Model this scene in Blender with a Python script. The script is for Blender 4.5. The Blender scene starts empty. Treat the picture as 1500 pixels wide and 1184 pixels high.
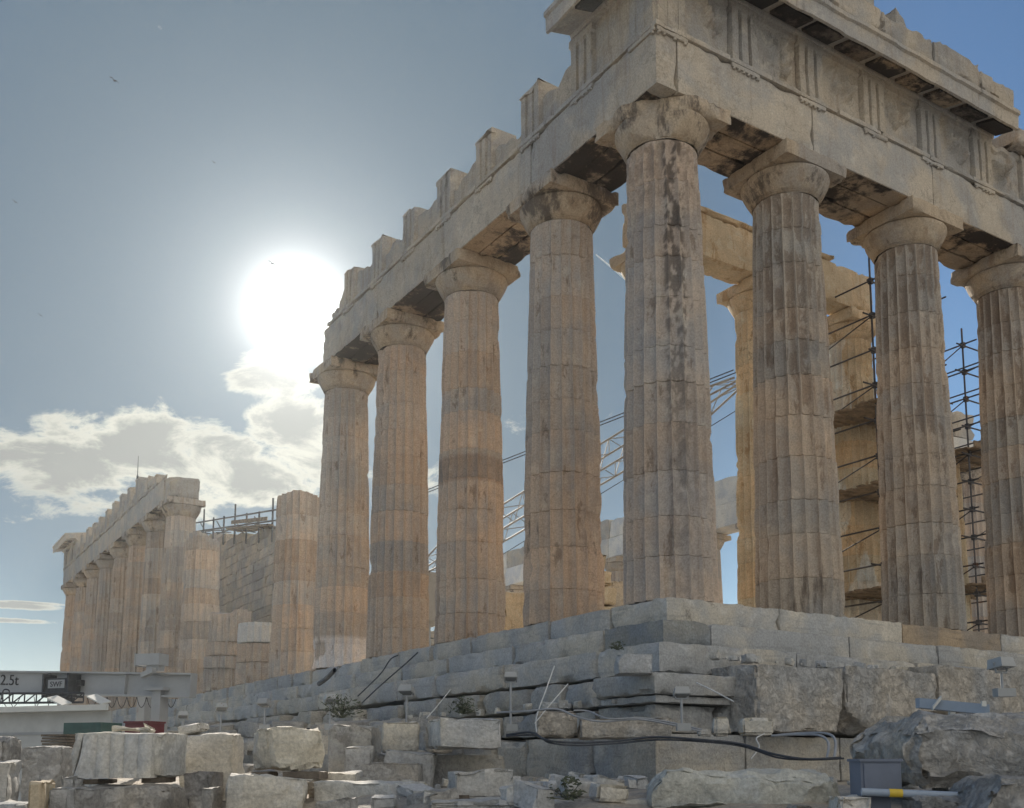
import bpy, math, random
from mathutils import Vector, Matrix, noise
R_ = math.radians
scene = bpy.context.scene

# ------------------------------------------------------------------ camera
CAM = Vector((-13.547, -15.404, -3.087))
YAW, PITCH, F = R_(32.2469), R_(7.2533), 1508.165
cam = bpy.data.cameras.new("camera")
cam_o = bpy.data.objects.new("camera", cam)
scene.collection.objects.link(cam_o)
cam_o.location = CAM
cam_o.rotation_euler = (math.pi / 2 + PITCH, 0, -YAW)
cam.sensor_width = 36
cam.lens = 36 * F / 1500
cam.shift_x = 5.2 / 1500
cam.shift_y = 333.9 / 1500
cam.clip_start = 0.1
cam.clip_end = 20000
scene.camera = cam_o

# ------------------------------------------------------------------ light
SUN_AZ, SUN_EL = R_(20.1), R_(24.1)          # azimuth from +Y towards +X
SUN = Vector((math.sin(SUN_AZ) * math.cos(SUN_EL), math.cos(SUN_AZ) * math.cos(SUN_EL), math.sin(SUN_EL)))
sun = bpy.data.lights.new("sun", 'SUN')
sun.energy = 5.0
sun.angle = R_(0.5)
sun.color = (1.0, 0.90, 0.76)
sun_o = bpy.data.objects.new("sun", sun)
scene.collection.objects.link(sun_o)
sun_o.rotation_euler = (-SUN).to_track_quat('-Z', 'Y').to_euler()

scene.view_settings.view_transform = 'Standard'
scene.view_settings.look = 'None'
scene.view_settings.gamma = 1
scene.view_settings.exposure = 0.40
scene.cycles.max_bounces = 6
scene.cycles.diffuse_bounces = 5
scene.cycles.use_denoising = True
scene.cycles.sample_clamp_indirect = 6.0


def cdir(u, v):
    """world direction seen at a place of the photograph (used for where clouds stand in the sky)"""
    f = Vector((math.sin(YAW) * math.cos(PITCH), math.cos(YAW) * math.cos(PITCH), math.sin(PITCH)))
    r = Vector((math.cos(YAW), -math.sin(YAW), 0))
    up = r.cross(f)
    return f + r * ((u - 744.8) / F) - up * ((v - 925.9) / F)


def at(u, v, depth):
    return CAM + cdir(u, v) * depth


class NT:
    def __init__(s, tree):
        s.t = tree

    def n(s, kind, **kw):
        nd = s.t.nodes.new(kind)
        for k, v in kw.items():
            if k.startswith('i_'):
                key = k[2:]
                key = int(key) if key.isdigit() else key.replace('_', ' ')
                s.put(nd.inputs[key], v)
            else:
                setattr(nd, k, v)
        return nd

    def put(s, sock, v):
        if isinstance(v, bpy.types.NodeSocket):
            s.t.links.new(v, sock)
        else:
            sock.default_value = v

    def m(s, op, a, b=0.0, c=0.0, clamp=False):
        nd = s.t.nodes.new('ShaderNodeMath')
        nd.operation = op
        nd.use_clamp = clamp
        for i, x in enumerate((a, b, c)):
            s.put(nd.inputs[i], x)
        return nd.outputs[0]

    def vm(s, op, a, b=(0, 0, 0)):
        nd = s.t.nodes.new('ShaderNodeVectorMath')
        nd.operation = op
        s.put(nd.inputs[0], a)
        s.put(nd.inputs[1], b)
        return nd.outputs['Value'] if op == 'DOT_PRODUCT' else nd.outputs['Vector']

    def mix(s, fac, a, b, mode='MIX'):
        nd = s.t.nodes.new('ShaderNodeMix')
        nd.data_type = 'RGBA'
        nd.blend_type = mode
        nd.clamp_factor = True
        s.put(nd.inputs[0], fac)
        for sock, v in ((nd.inputs[6], a), (nd.inputs[7], b)):
            if isinstance(v, tuple) and len(v) == 3:
                v = v + (1,)
            s.put(sock, v)
        return nd.outputs[2]

    def rng(s, x, a, b, c=0.0, d=1.0, smooth=True):
        nd = s.t.nodes.new('ShaderNodeMapRange')
        nd.interpolation_type = 'SMOOTHSTEP' if smooth else 'LINEAR'
        for i, v in enumerate((x, a, b, c, d)):
            s.put(nd.inputs[i], v)
        return nd.outputs[0]

    def noise(s, vec, scale, detail=4, rough=.55, dist=0.0):
        nd = s.t.nodes.new('ShaderNodeTexNoise')
        s.put(nd.inputs['Vector'], vec)
        nd.inputs['Scale'].default_value = scale
        nd.inputs['Detail'].default_value = detail
        nd.inputs['Roughness'].default_value = rough
        nd.inputs['Distortion'].default_value = dist
        return nd.outputs[0]

    def scaled(s, vec, sc):
        return s.vm('MULTIPLY', vec, sc)


# ------------------------------------------------------------------ sky
world = bpy.data.worlds.new("World")
scene.world = world
world.use_nodes = True
wt = world.node_tree
wt.nodes.clear()
W = NT(wt)
wout = W.n('ShaderNodeOutputWorld')
bg = W.n('ShaderNodeBackground')
sky = W.n('ShaderNodeTexSky')
sky.sky_type = 'NISHITA'
sky.sun_disc = False
sky.sun_elevation = SUN_EL
sky.sun_rotation = SUN_AZ
sky.altitude = 150
sky.air_density = 1.0
sky.dust_density = .3
sky.ozone_density = 1.4
tc = W.n('ShaderNodeTexCoord').outputs['Generated']
d = W.vm('NORMALIZE', tc)
sd = W.m('MAXIMUM', W.vm('DOT_PRODUCT', d, tuple(SUN)), 0.0)
SKY_K = 0.056
base = W.mix(1.0, sky.outputs[0], (SKY_K * .98, SKY_K * 1.20, SKY_K * 1.36), 'MULTIPLY')
# the hazy circumsolar sky: greyer and brighter towards the sun
col = W.mix(W.rng(sd, 0.82, 0.975, 0, 0.88), base, (0.064, 0.102, 0.135))


def glow(n, k, c):
    return W.mix(1.0, W.n('ShaderNodeCombineColor', i_0=W.m('MULTIPLY', W.m('POWER', sd, n), k),
                          i_1=W.m('MULTIPLY', W.m('POWER', sd, n), k), i_2=W.m('MULTIPLY', W.m('POWER', sd, n), k)).outputs[0],
                 c, 'MULTIPLY')


aur = W.mix(1.0, W.mix(1.0, glow(4200, 7.0, (1, .98, .92)), glow(1100, .9, (1, .98, .92)), 'ADD'), glow(200, .27, (1, 1.0, .95)), 'ADD')
aur = W.mix(1.0, aur, glow(22, .085, (.93, 1, .98)), 'ADD')
# clouds: a flat deck seen low above the horizon
sep = W.n('ShaderNodeSeparateXYZ', i_0=d)
hz = W.m('ADD', W.m('MAXIMUM', sep.outputs[2], 0.0), 0.13)
pl = W.n('ShaderNodeCombineXYZ', i_0=W.m('DIVIDE', sep.outputs[0], hz), i_1=W.m('DIVIDE', sep.outputs[1], hz), i_2=W.m('MULTIPLY', sep.outputs[2], 6.0)).outputs[0]
pq = W.scaled(d, (1, 1, 1.9))
cn = W.noise(pq, 13.0, 11, .66, .35)
cn2 = W.noise(W.vm('ADD', pq, (3.1, 1.7, .53)), 4.5, 5, .5, .1)


def blob(u, v, rad, k=1.0, sq=1.9):
    """where a cloud bank stands: distance in direction space, wider than tall"""
    c = cdir(u, v).normalized()
    dv = W.vm('SUBTRACT', d, tuple(c))
    dv = W.vm('MULTIPLY', dv, (1, 1, sq))
    ln = W.t.nodes.new('ShaderNodeVectorMath')
    ln.operation = 'LENGTH'
    W.put(ln.inputs[0], dv)
    return W.m('MULTIPLY', W.rng(ln.outputs['Value'], rad * 1.5, rad * .1, 0, 1), k)


cov = None
for b in ((10, 660, .085, .8), (110, 625, .075, .9), (90, 680, .11, 1.0, 2.6), (200, 655, .10, 1.0), (300, 680, .10, 1.0), (380, 705, .11, 1.0, 2.6), (450, 690, .09, .9), (440, 620, .085, .95), (395, 555, .07, .85), (420, 560, .05, .9),
          (640, 700, .14, .6), (760, 640, .10, .4), (10, 886, .075, .8, 16.0), (50, 884, .05, .75, 18.0), (10, 909, .06, .75, 18.0), (200, 735, .16, .75, 5.0)):
    x = blob(*b)
    cov = x if cov is None else W.m('MAXIMUM', cov, x)
# unseen bright cloud bank added behind the camera as fill light, opposite the sun
east = W.rng(W.vm('DOT_PRODUCT', d, (.12, -.95, .28)), 0.12, .75, 0, 1.2)
cov = W.m('MAXIMUM', cov, east)
dens = W.m('ADD', W.m('ADD', W.m('MULTIPLY', W.m('SUBTRACT', cn, .5), 1.5), W.m('MULTIPLY', W.m('SUBTRACT', cn2, .5), 1.0)), W.m('SUBTRACT', W.m("MULTIPLY", cov, .89), .475))
alpha = W.rng(dens, -.02, 0.20)
core = W.rng(W.m('ADD', dens, W.m('MULTIPLY', W.m('SUBTRACT', cn2, .5), .5)), 0.08, 0.36)
ccol = W.mix(core, (.56, .55, .47), (.25, .255, .24))
ccol = W.mix(W.rng(sd, .0, .35), (.66, .635, .59), ccol)  # brighter colour of the added fill clouds
cloudy = W.mix(W.m('MULTIPLY', alpha, .92), col, ccol)
# thin bright haze low above the sea
low = W.rng(sep.outputs[2], .16, .0, 0, .55)
cloudy = W.mix(low, cloudy, (.40, .47, .49))
final = W.mix(1.0, cloudy, aur, 'ADD')
wt.links.new(final, bg.inputs['Color'])
bg.inputs['Strength'].default_value = 1.0
wt.links.new(bg.outputs[0], wout.inputs['Surface'])


# ------------------------------------------------------------------ materials
def stone(name, c1, c2, stain=(.20, .13, .08), crust_shade=0.3, crust_shade_col=(.055, .05, .045), streak=.45, layer=.35, bump=.5,
          crust_scale=1.6, crack=.5, rough=.85, zs=.22, cz=.3, crust_shade_max=.8, pit=0.0, mott=1.0, pat_shade=0.0, pat_z=0.0, pat_shade_col=(.20, .145, .105)):
    m = bpy.data.materials.new(name)
    m.use_nodes = True
    t = m.node_tree
    t.nodes.clear()
    N = NT(t)
    out = N.n('ShaderNodeOutputMaterial')
    b = N.n('ShaderNodeBsdfPrincipled')
    b.inputs['Roughness'].default_value = rough
    b.inputs['Specular IOR Level'].default_value = .25
    pos = N.n('ShaderNodeNewGeometry').outputs['Position']
    ta = N.n('ShaderNodeAttribute', attribute_name='tint')
    tint = ta.outputs['Color']
    big = N.noise(pos, .55, 5, .6, .3)
    col = N.mix(N.rng(big, .40, .60), tuple(x * (1 + (y - 1) * mott) for x, y in zip(c1, (.90, .92, .95))), tuple(x * (1 + (y - 1) * mott) for x, y in zip(c2, (1.08, 1.04, .97))))
    med = N.noise(pos, 1.9, 7, .7, .5)
    col = N.mix(N.rng(med, .50, .66, 0, .24 * mott), col, tuple(x * .62 for x in stain[:1]) + tuple(x * .66 for x in stain[1:2]) + tuple(x * .72 for x in stain[2:]))
    # long vertical weather streaks
    st = N.noise(N.scaled(pos, (4.2, 4.2, zs)), 1.0, 6, .65, .15)
    col = N.mix(N.rng(st, .50, .72, 0, streak), col, stain)
    # bedding veins of the marble
    ve = N.noise(N.scaled(pos, (.9, .9, 9.0)), 1.0, 5, .6, .6)
    col = N.mix(N.rng(ve, .52, .66, 0, layer), col, tuple(x * .62 for x in c1))
    # pale abraded patches
    pa = N.noise(pos, 2.7, 7, .65, .4)
    col = N.mix(N.rng(pa, .55, .68, 0, .38), col, tuple(min(.62, x * 1.4) for x in c2))
    if pat_shade:
        # brown patina rubbed off the edges, also painting shade into the flute channels
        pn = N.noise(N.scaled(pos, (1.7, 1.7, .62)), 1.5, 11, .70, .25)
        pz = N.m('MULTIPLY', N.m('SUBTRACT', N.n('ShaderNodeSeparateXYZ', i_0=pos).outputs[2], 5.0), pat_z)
        pm = N.rng(N.m('ADD', pn, pz), .60 - .16 * pat_shade, .655 - .16 * pat_shade)
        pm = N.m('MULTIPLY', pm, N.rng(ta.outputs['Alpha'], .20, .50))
        col = N.mix(N.m('MULTIPLY', pm, .62), col, pat_shade_col)
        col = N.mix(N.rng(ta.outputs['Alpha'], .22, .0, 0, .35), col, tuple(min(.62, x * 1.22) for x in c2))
    # black gypsum and painted underside shade in one crust
    cr = N.noise(N.scaled(pos, (1, 1, cz)), crust_scale, 10, .74, .2)
    cr2 = N.noise(pos, .45, 4, .6)
    cm = N.m('ADD', cr, N.m('MULTIPLY', N.m('SUBTRACT', cr2, .5), .7))
    col = N.mix(N.rng(cm, .66 - .26 * crust_shade, .80 - .26 * crust_shade, 0, crust_shade_max if crust_shade > 0 else 0), col, crust_shade_col)
    gr = N.noise(pos, 26, 5, .7)
    col = N.mix(1.0, col, N.n('ShaderNodeCombineColor', i_0=N.rng(gr, .25, .75, .78, 1.2), i_1=N.rng(gr, .25, .75, .78, 1.2), i_2=N.rng(gr, .25, .75, .78, 1.2)).outputs[0], 'MULTIPLY')
    col = N.mix(1.0, col, tint, 'MULTIPLY')
    vor = N.t.nodes.new('ShaderNodeTexVoronoi')
    vor.feature = 'DISTANCE_TO_EDGE'
    vor.inputs['Scale'].default_value = .9
    nv = N.n('ShaderNodeTexNoise', i_Vector=pos)
    nv.inputs['Scale'].default_value = 1.6
    nv.inputs['Detail'].default_value = 5
    N.put(vor.inputs['Vector'], N.vm('ADD', N.scaled(pos, (1, 1, .8)), N.vm('MULTIPLY', nv.outputs['Color'], (1.3, 1.3, 1.3))))
    ck = N.rng(vor.outputs['Distance'], 0.0, .018, 1, 0)
    ck = N.m('MULTIPLY', ck, N.rng(big, .45, .58, 0, crack))
    col = N.mix(ck, col, tuple(x * .3 for x in c1))
    h1 = N.noise(pos, 5.5, 8, .66, .3)
    h = N.m('ADD', N.m('MULTIPLY', h1, .6), N.m('MULTIPLY', gr, .10))
    h = N.m('SUBTRACT', h, N.m('MULTIPLY', ck, .25))
    h = N.m('ADD', h, N.m('MULTIPLY', ve, .10))
    if pit:
        # broken, hammered faces: scalloped cells of two sizes, not everywhere
        wob = N.vm('ADD', pos, N.vm('MULTIPLY', nv.outputs['Color'], (.8, .8, .8)))
        for sc_, k_ in ((3.2, .75), (11.0, .16)):
            vo = N.t.nodes.new('ShaderNodeTexVoronoi')
            vo.feature = 'SMOOTH_F1'
            vo.inputs['Smoothness'].default_value = .35
            vo.inputs['Scale'].default_value = sc_
            N.put(vo.inputs['Vector'], N.scaled(wob, (1, 1, 1.5)))
            h = N.m('ADD', h, N.m('MULTIPLY', N.m('MULTIPLY', vo.outputs['Distance'], N.rng(h1, .38, .58)), k_ * pit * 1.6))
    bp = N.n('ShaderNodeBump', i_Strength=bump, i_Distance=.09, i_Height=h)
    t.links.new(col, b.inputs['Base Color'])
    t.links.new(bp.outputs[0], b.inputs['Normal'])
    t.links.new(b.outputs[0], out.inputs[0])
    return m


def plain(name, c, rough=.5, metal=0.0, var=.18, scale=6.0, rust=0.0, rust_col=(.18, .09, .05)):
    m = bpy.data.materials.new(name)
    m.use_nodes = True
    t = m.node_tree
    b = t.nodes['Principled BSDF']
    N = NT(t)
    pos = N.n('ShaderNodeNewGeometry').outputs['Position']
    n = N.noise(pos, scale, 6, .65)
    col = N.mix(N.rng(n, .3, .7), tuple(x * (1 - var) for x in c), tuple(min(1, x * (1 + var)) for x in c))
    if rust > 0:
        r = N.noise(N.scaled(pos, (1, 1, .4)), scale * .5, 8, .7)
        col = N.mix(N.rng(r, .62 - rust * .2, .7 - rust * .2, 0, .8), col, rust_col)
    t.links.new(col, b.inputs['Base Color'])
    b.inputs['Roughness'].default_value = rough
    b.inputs['Metallic'].default_value = metal
    return m


M = {}
M['shaft'] = stone('weathered_marble', (.425, .375, .33), (.485, .40, .33), stain=(.27, .185, .125), crust_shade=.06, streak=.45, layer=.12, crust_scale=4.5, crack=.3, crust_shade_max=.6, bump=.4, mott=.5, pat_shade=.10)
M['east'] = stone('patinated_marble', (.395, .355, .31), (.45, .38, .31), stain=(.22, .145, .095), crust_shade=.26, streak=.6, layer=.08, crust_scale=5.0, cz=.22, crust_shade_col=(.14, .105, .08), crack=.3, crust_shade_max=.7, bump=.4, mott=.5, pat_shade=.50, pat_z=.014)
M['capital'] = stone('crusted_marble', (.42, .37, .315), (.47, .39, .30), stain=(.24, .15, .09), crust_shade=.56, streak=.5, layer=.1, crust_scale=2.6, cz=.4, crust_shade_col=(.08, .065, .055), crack=.2)
M['soffit'] = stone('architrave_marble', (.415, .39, .355), (.46, .415, .355), stain=(.29, .21, .15), crust_shade=.10, streak=.35, layer=.05, crust_scale=3.5, crust_shade_max=.55, bump=.4, crack=.3)
M['under'] = stone('crust_shaded_soffit_marble', (.40, .32, .235), (.44, .34, .24), stain=(.28, .17, .10), crust_shade=1.0, streak=.2, layer=.1, crust_scale=1.1, cz=1, crust_shade_col=(.035, .03, .028), crust_shade_max=.95)  # crusted soffits, blackened further to paint in their shade
M['mutule'] = stone('painted_shade_cornice_marble', (.20, .165, .135), (.27, .21, .16), stain=(.14, .10, .07), crust_shade=.9, streak=.2, layer=.1, crust_scale=1.1, cz=1, crust_shade_col=(.03, .027, .025), crust_shade_max=.95)  # marble darkened and blackened: painted shade under the cornice
M['frieze'] = stone('frieze_marble', (.385, .36, .325), (.45, .40, .335), stain=(.27, .195, .135), crust_shade=.16, streak=.5, layer=.05, crust_scale=4, crust_shade_max=.6, crack=.3)
M['step'] = stone('step_marble', (.42, .42, .41), (.49, .47, .43), stain=(.34, .29, .23), crust_shade=.14, streak=.12, layer=.40, bump=.5, crust_scale=2.2, cz=.8, crust_shade_max=.6, crack=.25, pit=.12)
M['found'] = stone('foundation_limestone', (.37, .37, .36), (.45, .43, .39), stain=(.33, .28, .22), crust_shade=.16, streak=.2, layer=.35, bump=.6, crack=.3, crust_scale=3, cz=.8, crust_shade_max=.5, pit=.25)
M['block'] = stone('fallen_marble', (.49, .49, .48), (.56, .545, .505), stain=(.38, .32, .25), crust_shade=.10, streak=.10, layer=.25, bump=.6, crack=.12, crust_scale=3, cz=.8, crust_shade_max=.45, pit=.22)
M['boulder'] = stone('rough_limestone', (.45, .44, .42), (.52, .49, .45), stain=(.34, .27, .20), crust_shade=.16, streak=.08, layer=.2, bump=.9, crack=.12, crust_scale=3.5, cz=.9, crust_shade_max=.5, pit=.42)
M['floor'] = stone('worn_floor_marble', (.50, .46, .39), (.56, .50, .42), stain=(.40, .33, .25), crust_shade=0, streak=0, layer=.1, bump=.4)
M['warm'] = stone('golden_marble', (.55, .455, .32), (.60, .505, .375), stain=(.40, .26, .14), crust_shade=.0, streak=.5, layer=.2, pat_shade=.25, pat_shade_col=(.34, .22, .11))
M['new'] = stone('new_white_marble', (.60, .59, .57), (.66, .65, .62), stain=(.52, .50, .46), crust_shade=0, streak=.12, layer=.15, bump=.15, crack=0)
M['ground'] = stone('rubble_earth', (.38, .36, .33), (.46, .42, .37), stain=(.32, .26, .19), crust_shade=.0, streak=0, layer=.1, bump=1.5, crack=0)
M['cella'] = stone('cella_marble', (.44, .41, .375), (.50, .45, .38), stain=(.32, .24, .17), crust_shade=.08, streak=.2, layer=.4, bump=.8, crust_scale=3)
M['steel'] = plain('galvanised_tube', (.085, .085, .09), .5, .6, .3, 3, .2)
M['plank'] = plain('scaffold_plank', (.22, .17, .115), .8, 0, .4, 5)
M['cranegrey'] = plain('grey_painted_steel', (.34, .355, .37), .5, 0, .08, 2, .08)
M['white'] = plain('white_paint', (.62, .62, .58), .5, 0, .06, 3, .05, (.45, .40, .33))
M['panel'] = plain('stained_white_panel', (.50, .51, .50), .6, 0, .10, 2, .22, (.36, .36, .34))
M['dark'] = plain('dark_metal', (.05, .053, .06), .5, .2, .3, 8)
M['black'] = plain('black_paint', (.015, .015, .02), .5, 0, .2, 8)
M['cable'] = plain('black_cable', (.055, .062, .075), .6, 0, .2, 8)
M['cablegrey'] = plain('grey_cable', (.33, .345, .37), .6, 0, .1, 8)
M['rope'] = plain('white_cord', (.62, .62, .60), .8, 0, .1, 8)
M['lamp'] = plain('floodlight_housing', (.36, .37, .37), .4, 0, .06, 8, .05)
M['glass'] = plain('lamp_glass', (.20, .22, .23), .12, 0, .05, 8)
M['bluebox'] = plain('slate_blue_paint', (.15, .175, .23), .55, 0, .08, 4, .05)
M['pipe'] = plain('blue_grey_pipe', (.34, .40, .48), .45, 0, .07, 5, .05)
M['yellow'] = plain('yellow_tape', (.72, .50, .05), .5, 0, .08, 8)
M['red'] = plain('red_paint', (.13, .022, .028), .5, 0, .1, 5)
M['green'] = plain('green_tarp', (.045, .10, .09), .7, 0, .15, 5)
M['wood'] = plain('old_timber', (.13, .105, .08), .85, 0, .35, 9)
M['jib'] = plain('pale_crane_paint', (.30, .285, .26), .6, 0, .08, 5, .05)
M['leaf'] = plain('dry_weed', (.075, .085, .05), .8, 0, .35, 9)
M['bird'] = plain('dark_feather', (.03, .03, .035), .8, 0, .2, 5)
M['trail'] = plain('ice_cloud', (.9, .9, .9), 1.0, 0, .02, 1)


# ------------------------------------------------------------------ mesh helpers
def nz(p, s=1.0, o=0.0):
    return noise.noise(Vector((p[0] * s + o, p[1] * s + o * .7, p[2] * s - o)))


def fb(p, s=1.0, o=0.0, oc=4):
    return noise.fractal(Vector((p[0] * s + o, p[1] * s + o * .7, p[2] * s - o)), 1.0, 2.0, oc)


class MB:
    def __init__(s):
        s.v, s.f, s.t = [], [], []

    def add(s, v, f, tint=(1, 1, 1)):
        o = len(s.v)
        s.v += [tuple(p) for p in v]
        s.f += [tuple(i + o for i in q) for q in f]
        if isinstance(tint, list):
            s.t += tint
        else:
            s.t += [tint] * len(v)
        return s

    def box(s, lo, hi, tint=(1, 1, 1)):
        (a, b, c), (d_, e, g) = lo, hi
        return s.add([(a, b, c), (d_, b, c), (d_, e, c), (a, e, c), (a, b, g), (d_, b, g), (d_, e, g), (a, e, g)],
                     [(0, 3, 2, 1), (4, 5, 6, 7), (0, 1, 5, 4), (1, 2, 6, 5), (2, 3, 7, 6), (3, 0, 4, 7)], tint)

    def tube(s, a, b, r, n=6, r2=None, caps=True):
        a, b = Vector(a), Vector(b)
        z = (b - a).normalized()
        x = z.orthogonal().normalized()
        y = z.cross(x)
        r2 = r if r2 is None else r2
        vs = [a + (x * math.cos(6.28318 * i / n) + y * math.sin(6.28318 * i / n)) * r for i in range(n)]
        vs += [b + (x * math.cos(6.28318 * i / n) + y * math.sin(6.28318 * i / n)) * r2 for i in range(n)]
        fs = [(i, (i + 1) % n, n + (i + 1) % n, n + i) for i in range(n)]
        if caps:
            fs += [tuple(range(n - 1, -1, -1)), tuple(range(n, 2 * n))]
        return s.add(vs, fs)

    def path(s, pts, r, n=6):
        pts = [Vector(p) for p in pts]
        vs, fs = [], []
        for i, p in enumerate(pts):
            t = (pts[min(i + 1, len(pts) - 1)] - pts[max(i - 1, 0)]).normalized()
            x = t.cross(Vector((0, 0, 1)))
            x = x.normalized() if x.length > 1e-4 else Vector((1, 0, 0))
            y = t.cross(x)
            vs += [p + (x * math.cos(6.28318 * k / n) + y * math.sin(6.28318 * k / n)) * r for k in range(n)]
        for i in range(len(pts) - 1):
            for k in range(n):
                fs.append((i * n + k, i * n + (k + 1) % n, (i + 1) * n + (k + 1) % n, (i + 1) * n + k))
        return s.add(vs, fs)

    def obox(s, c, ax, ay, az, tint=(1, 1, 1)):
        """box from its centre and three half-axes"""
        c, ax, ay, az = Vector(c), Vector(ax), Vector(ay), Vector(az)
        vs = [c + ax * i + ay * j + az * k for k in (-1, 1) for (i, j) in ((-1, -1), (1, -1), (1, 1), (-1, 1))]
        return s.add(vs, [(0, 3, 2, 1), (4, 5, 6, 7), (0, 1, 5, 4), (1, 2, 6, 5), (2, 3, 7, 6), (3, 0, 4, 7)], tint)

    def build(s, name, mat, parent=None, smooth=None):
        me = bpy.data.meshes.new(name)
        me.from_pydata(s.v, [], s.f)
        at_ = me.color_attributes.new('tint', 'FLOAT_COLOR', 'POINT')
        buf = []
        for c in s.t:
            buf += [c[0], c[1], c[2], c[3] if len(c) > 3 else 1.0]
        at_.data.foreach_set('color', buf)
        me.materials.append(M[mat] if isinstance(mat, str) else mat)
        if smooth is not None:
            me.polygons.foreach_set('use_smooth', [True] * len(me.polygons))
            me.set_sharp_from_angle(angle=R_(smooth))
        me.update()
        o = bpy.data.objects.new(name, me)
        scene.collection.objects.link(o)
        if parent is not None:
            o.parent = parent
            o.matrix_parent_inverse = Matrix.Translation(-parent.location)
        return o


def thing(name, label, cat, loc=(0, 0, 0), group=None):
    o = bpy.data.objects.new(name, None)
    o.empty_display_size = .3
    scene.collection.objects.link(o)
    o.location = loc
    return tag(o, label, cat, group)


def tag(o, label, cat, group=None, kind='thing'):
    o['label'] = label
    o['category'] = cat
    o['kind'] = kind
    if group:
        o['group'] = group
    return o


def rock(mb, size, mtx, res=.15, amp=.03, chip=.10, seed=0, clips=(), nclip=0, tint=(1, 1, 1), tvar=.08, freq=1.6, strata=0.0, scal=0.0, cap=44):
    """a quarried or broken block: a subdivided box with worn edges, knocked-off corners and a rough face"""
    rnd = random.Random(seed * 7919 + 13)
    hx, hy, hz = [x / 2 for x in size]
    nx, ny, nz_ = [max(2, min(cap, int(round(x / res)))) for x in size]
    idx, vs = {}, []

    def vid(i, j, k):
        key = (i, j, k)
        if key not in idx:
            idx[key] = len(vs)
            vs.append([(-1 + 2 * i / nx) * hx, (-1 + 2 * j / ny) * hy, (-1 + 2 * k / nz_) * hz, (i in (0, nx)), (j in (0, ny)), (k in (0, nz_))])
        return idx[key]

    fs = []
    for i in range(nx):
        for j in range(ny):
            fs.append((vid(i, j, 0), vid(i, j + 1, 0), vid(i + 1, j + 1, 0), vid(i + 1, j, 0)))
            fs.append((vid(i, j, nz_), vid(i + 1, j, nz_), vid(i + 1, j + 1, nz_), vid(i, j + 1, nz_)))
    for i in range(nx):
        for k in range(nz_):
            fs.append((vid(i, 0, k), vid(i + 1, 0, k), vid(i + 1, 0, k + 1), vid(i, 0, k + 1)))
            fs.append((vid(i, ny, k), vid(i, ny, k + 1), vid(i + 1, ny, k + 1), vid(i + 1, ny, k)))
    for j in range(ny):
        for k in range(nz_):
            fs.append((vid(0, j, k), vid(0, j, k + 1), vid(0, j + 1, k + 1), vid(0, j + 1, k)))
            fs.append((vid(nx, j, k), vid(nx, j + 1, k), vid(nx, j + 1, k + 1), vid(nx, j, k + 1)))
    planes = [(Vector(p), Vector(n).normalized()) for p, n in clips]
    for _ in range(nclip):
        sg = Vector((rnd.choice((-1, 1)), rnd.choice((-1, 1)), rnd.choice((-1, 1, 1))))
        corner = Vector((sg.x * hx, sg.y * hy, sg.z * hz))
        n = Vector((sg.x * rnd.uniform(.2, 1), sg.y * rnd.uniform(.2, 1), sg.z * rnd.uniform(.2, 1))).normalized()
        planes.append((corner - n * rnd.uniform(.12, .34) * min(size), n))
    o = seed * 3.713 + 5.1
    w = max(.035, min(.15, min(size) * .2))
    out, tt = [], []
    tb = 1 + rnd.uniform(-tvar, tvar)
    for x, y, z, a, b, c in vs:
        p = Vector((x, y, z))
        q = p + Vector((seed * 1.31, seed * .77, seed * 2.1))
        dx, dy, dz = hx - abs(x), hy - abs(y), hz - abs(z)
        s_ = sorted((dx, dy, dz))
        e = max(0.0, 1 - s_[1] / w)
        n1 = fb(q, freq, o, 5)
        n2 = nz(q, freq * 2.1, o + 9) + .45 * nz(q, freq * 6, o + 2)
        dep = amp * (.55 + n1) + chip * (e * e * max(0.0, 1.25 * n2 - .05) + .10 * e)
        if scal:
            dep += scal * (.42 - abs(nz(q, freq * 1.3, o + 17))) + scal * .4 * (.4 - abs(nz(q, freq * 3.7, o + 19)))
        if strata:
            dep += strata * max(0, nz((q.x * .5, q.y * .5, q.z * 7), 1, o))
        if a: p.x -= math.copysign(dep, x)
        if b: p.y -= math.copysign(dep, y)
        if c: p.z -= math.copysign(dep * .8, z)
        for pp, pn in planes:
            h = (p - pp).dot(pn)
            if h > 0:
                p = p - pn * h + pn * (.05 * fb(q, 3.0, o + 4, 4))
        out.append(mtx @ p)
        g = tb * (1 + .07 * n1)
        tt.append((tint[0] * g, tint[1] * g, tint[2] * g))
    mb.add(out, fs, tt)
    return mb


def T(x, y, z, rz=0, rx=0, ry=0):
    return Matrix.Translation((x, y, z)) @ Matrix.Rotation(rz, 4, 'Z') @ Matrix.Rotation(rx, 4, 'X') @ Matrix.Rotation(ry, 4, 'Y')


def rbox(mb, lo, hi, **kw):
    """rough block between two corners"""
    c = [(a + b) / 2 for a, b in zip(lo, hi)]
    return rock(mb, [b - a for a, b in zip(lo, hi)], T(*c), **kw)


def text_mesh(body, size, mtx, name, mat, parent):
    cu = bpy.data.curves.new(name, 'FONT')
    cu.body = body
    cu.size = size
    cu.extrude = .004
    tmp = bpy.data.objects.new(name, cu)
    scene.collection.objects.link(tmp)
    bpy.context.view_layer.update()
    me = bpy.data.meshes.new_from_object(tmp.evaluated_get(bpy.context.evaluated_depsgraph_get()))
    bpy.data.objects.remove(tmp)
    me.transform(mtx)
    me.materials.clear()
    me.materials.append(M[mat])
    me.name = name
    o = bpy.data.objects.new(name, me)
    scene.collection.objects.link(o)
    o.parent = parent
    o.matrix_parent_inverse = Matrix.Translation(-parent.location)
    return o


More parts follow.
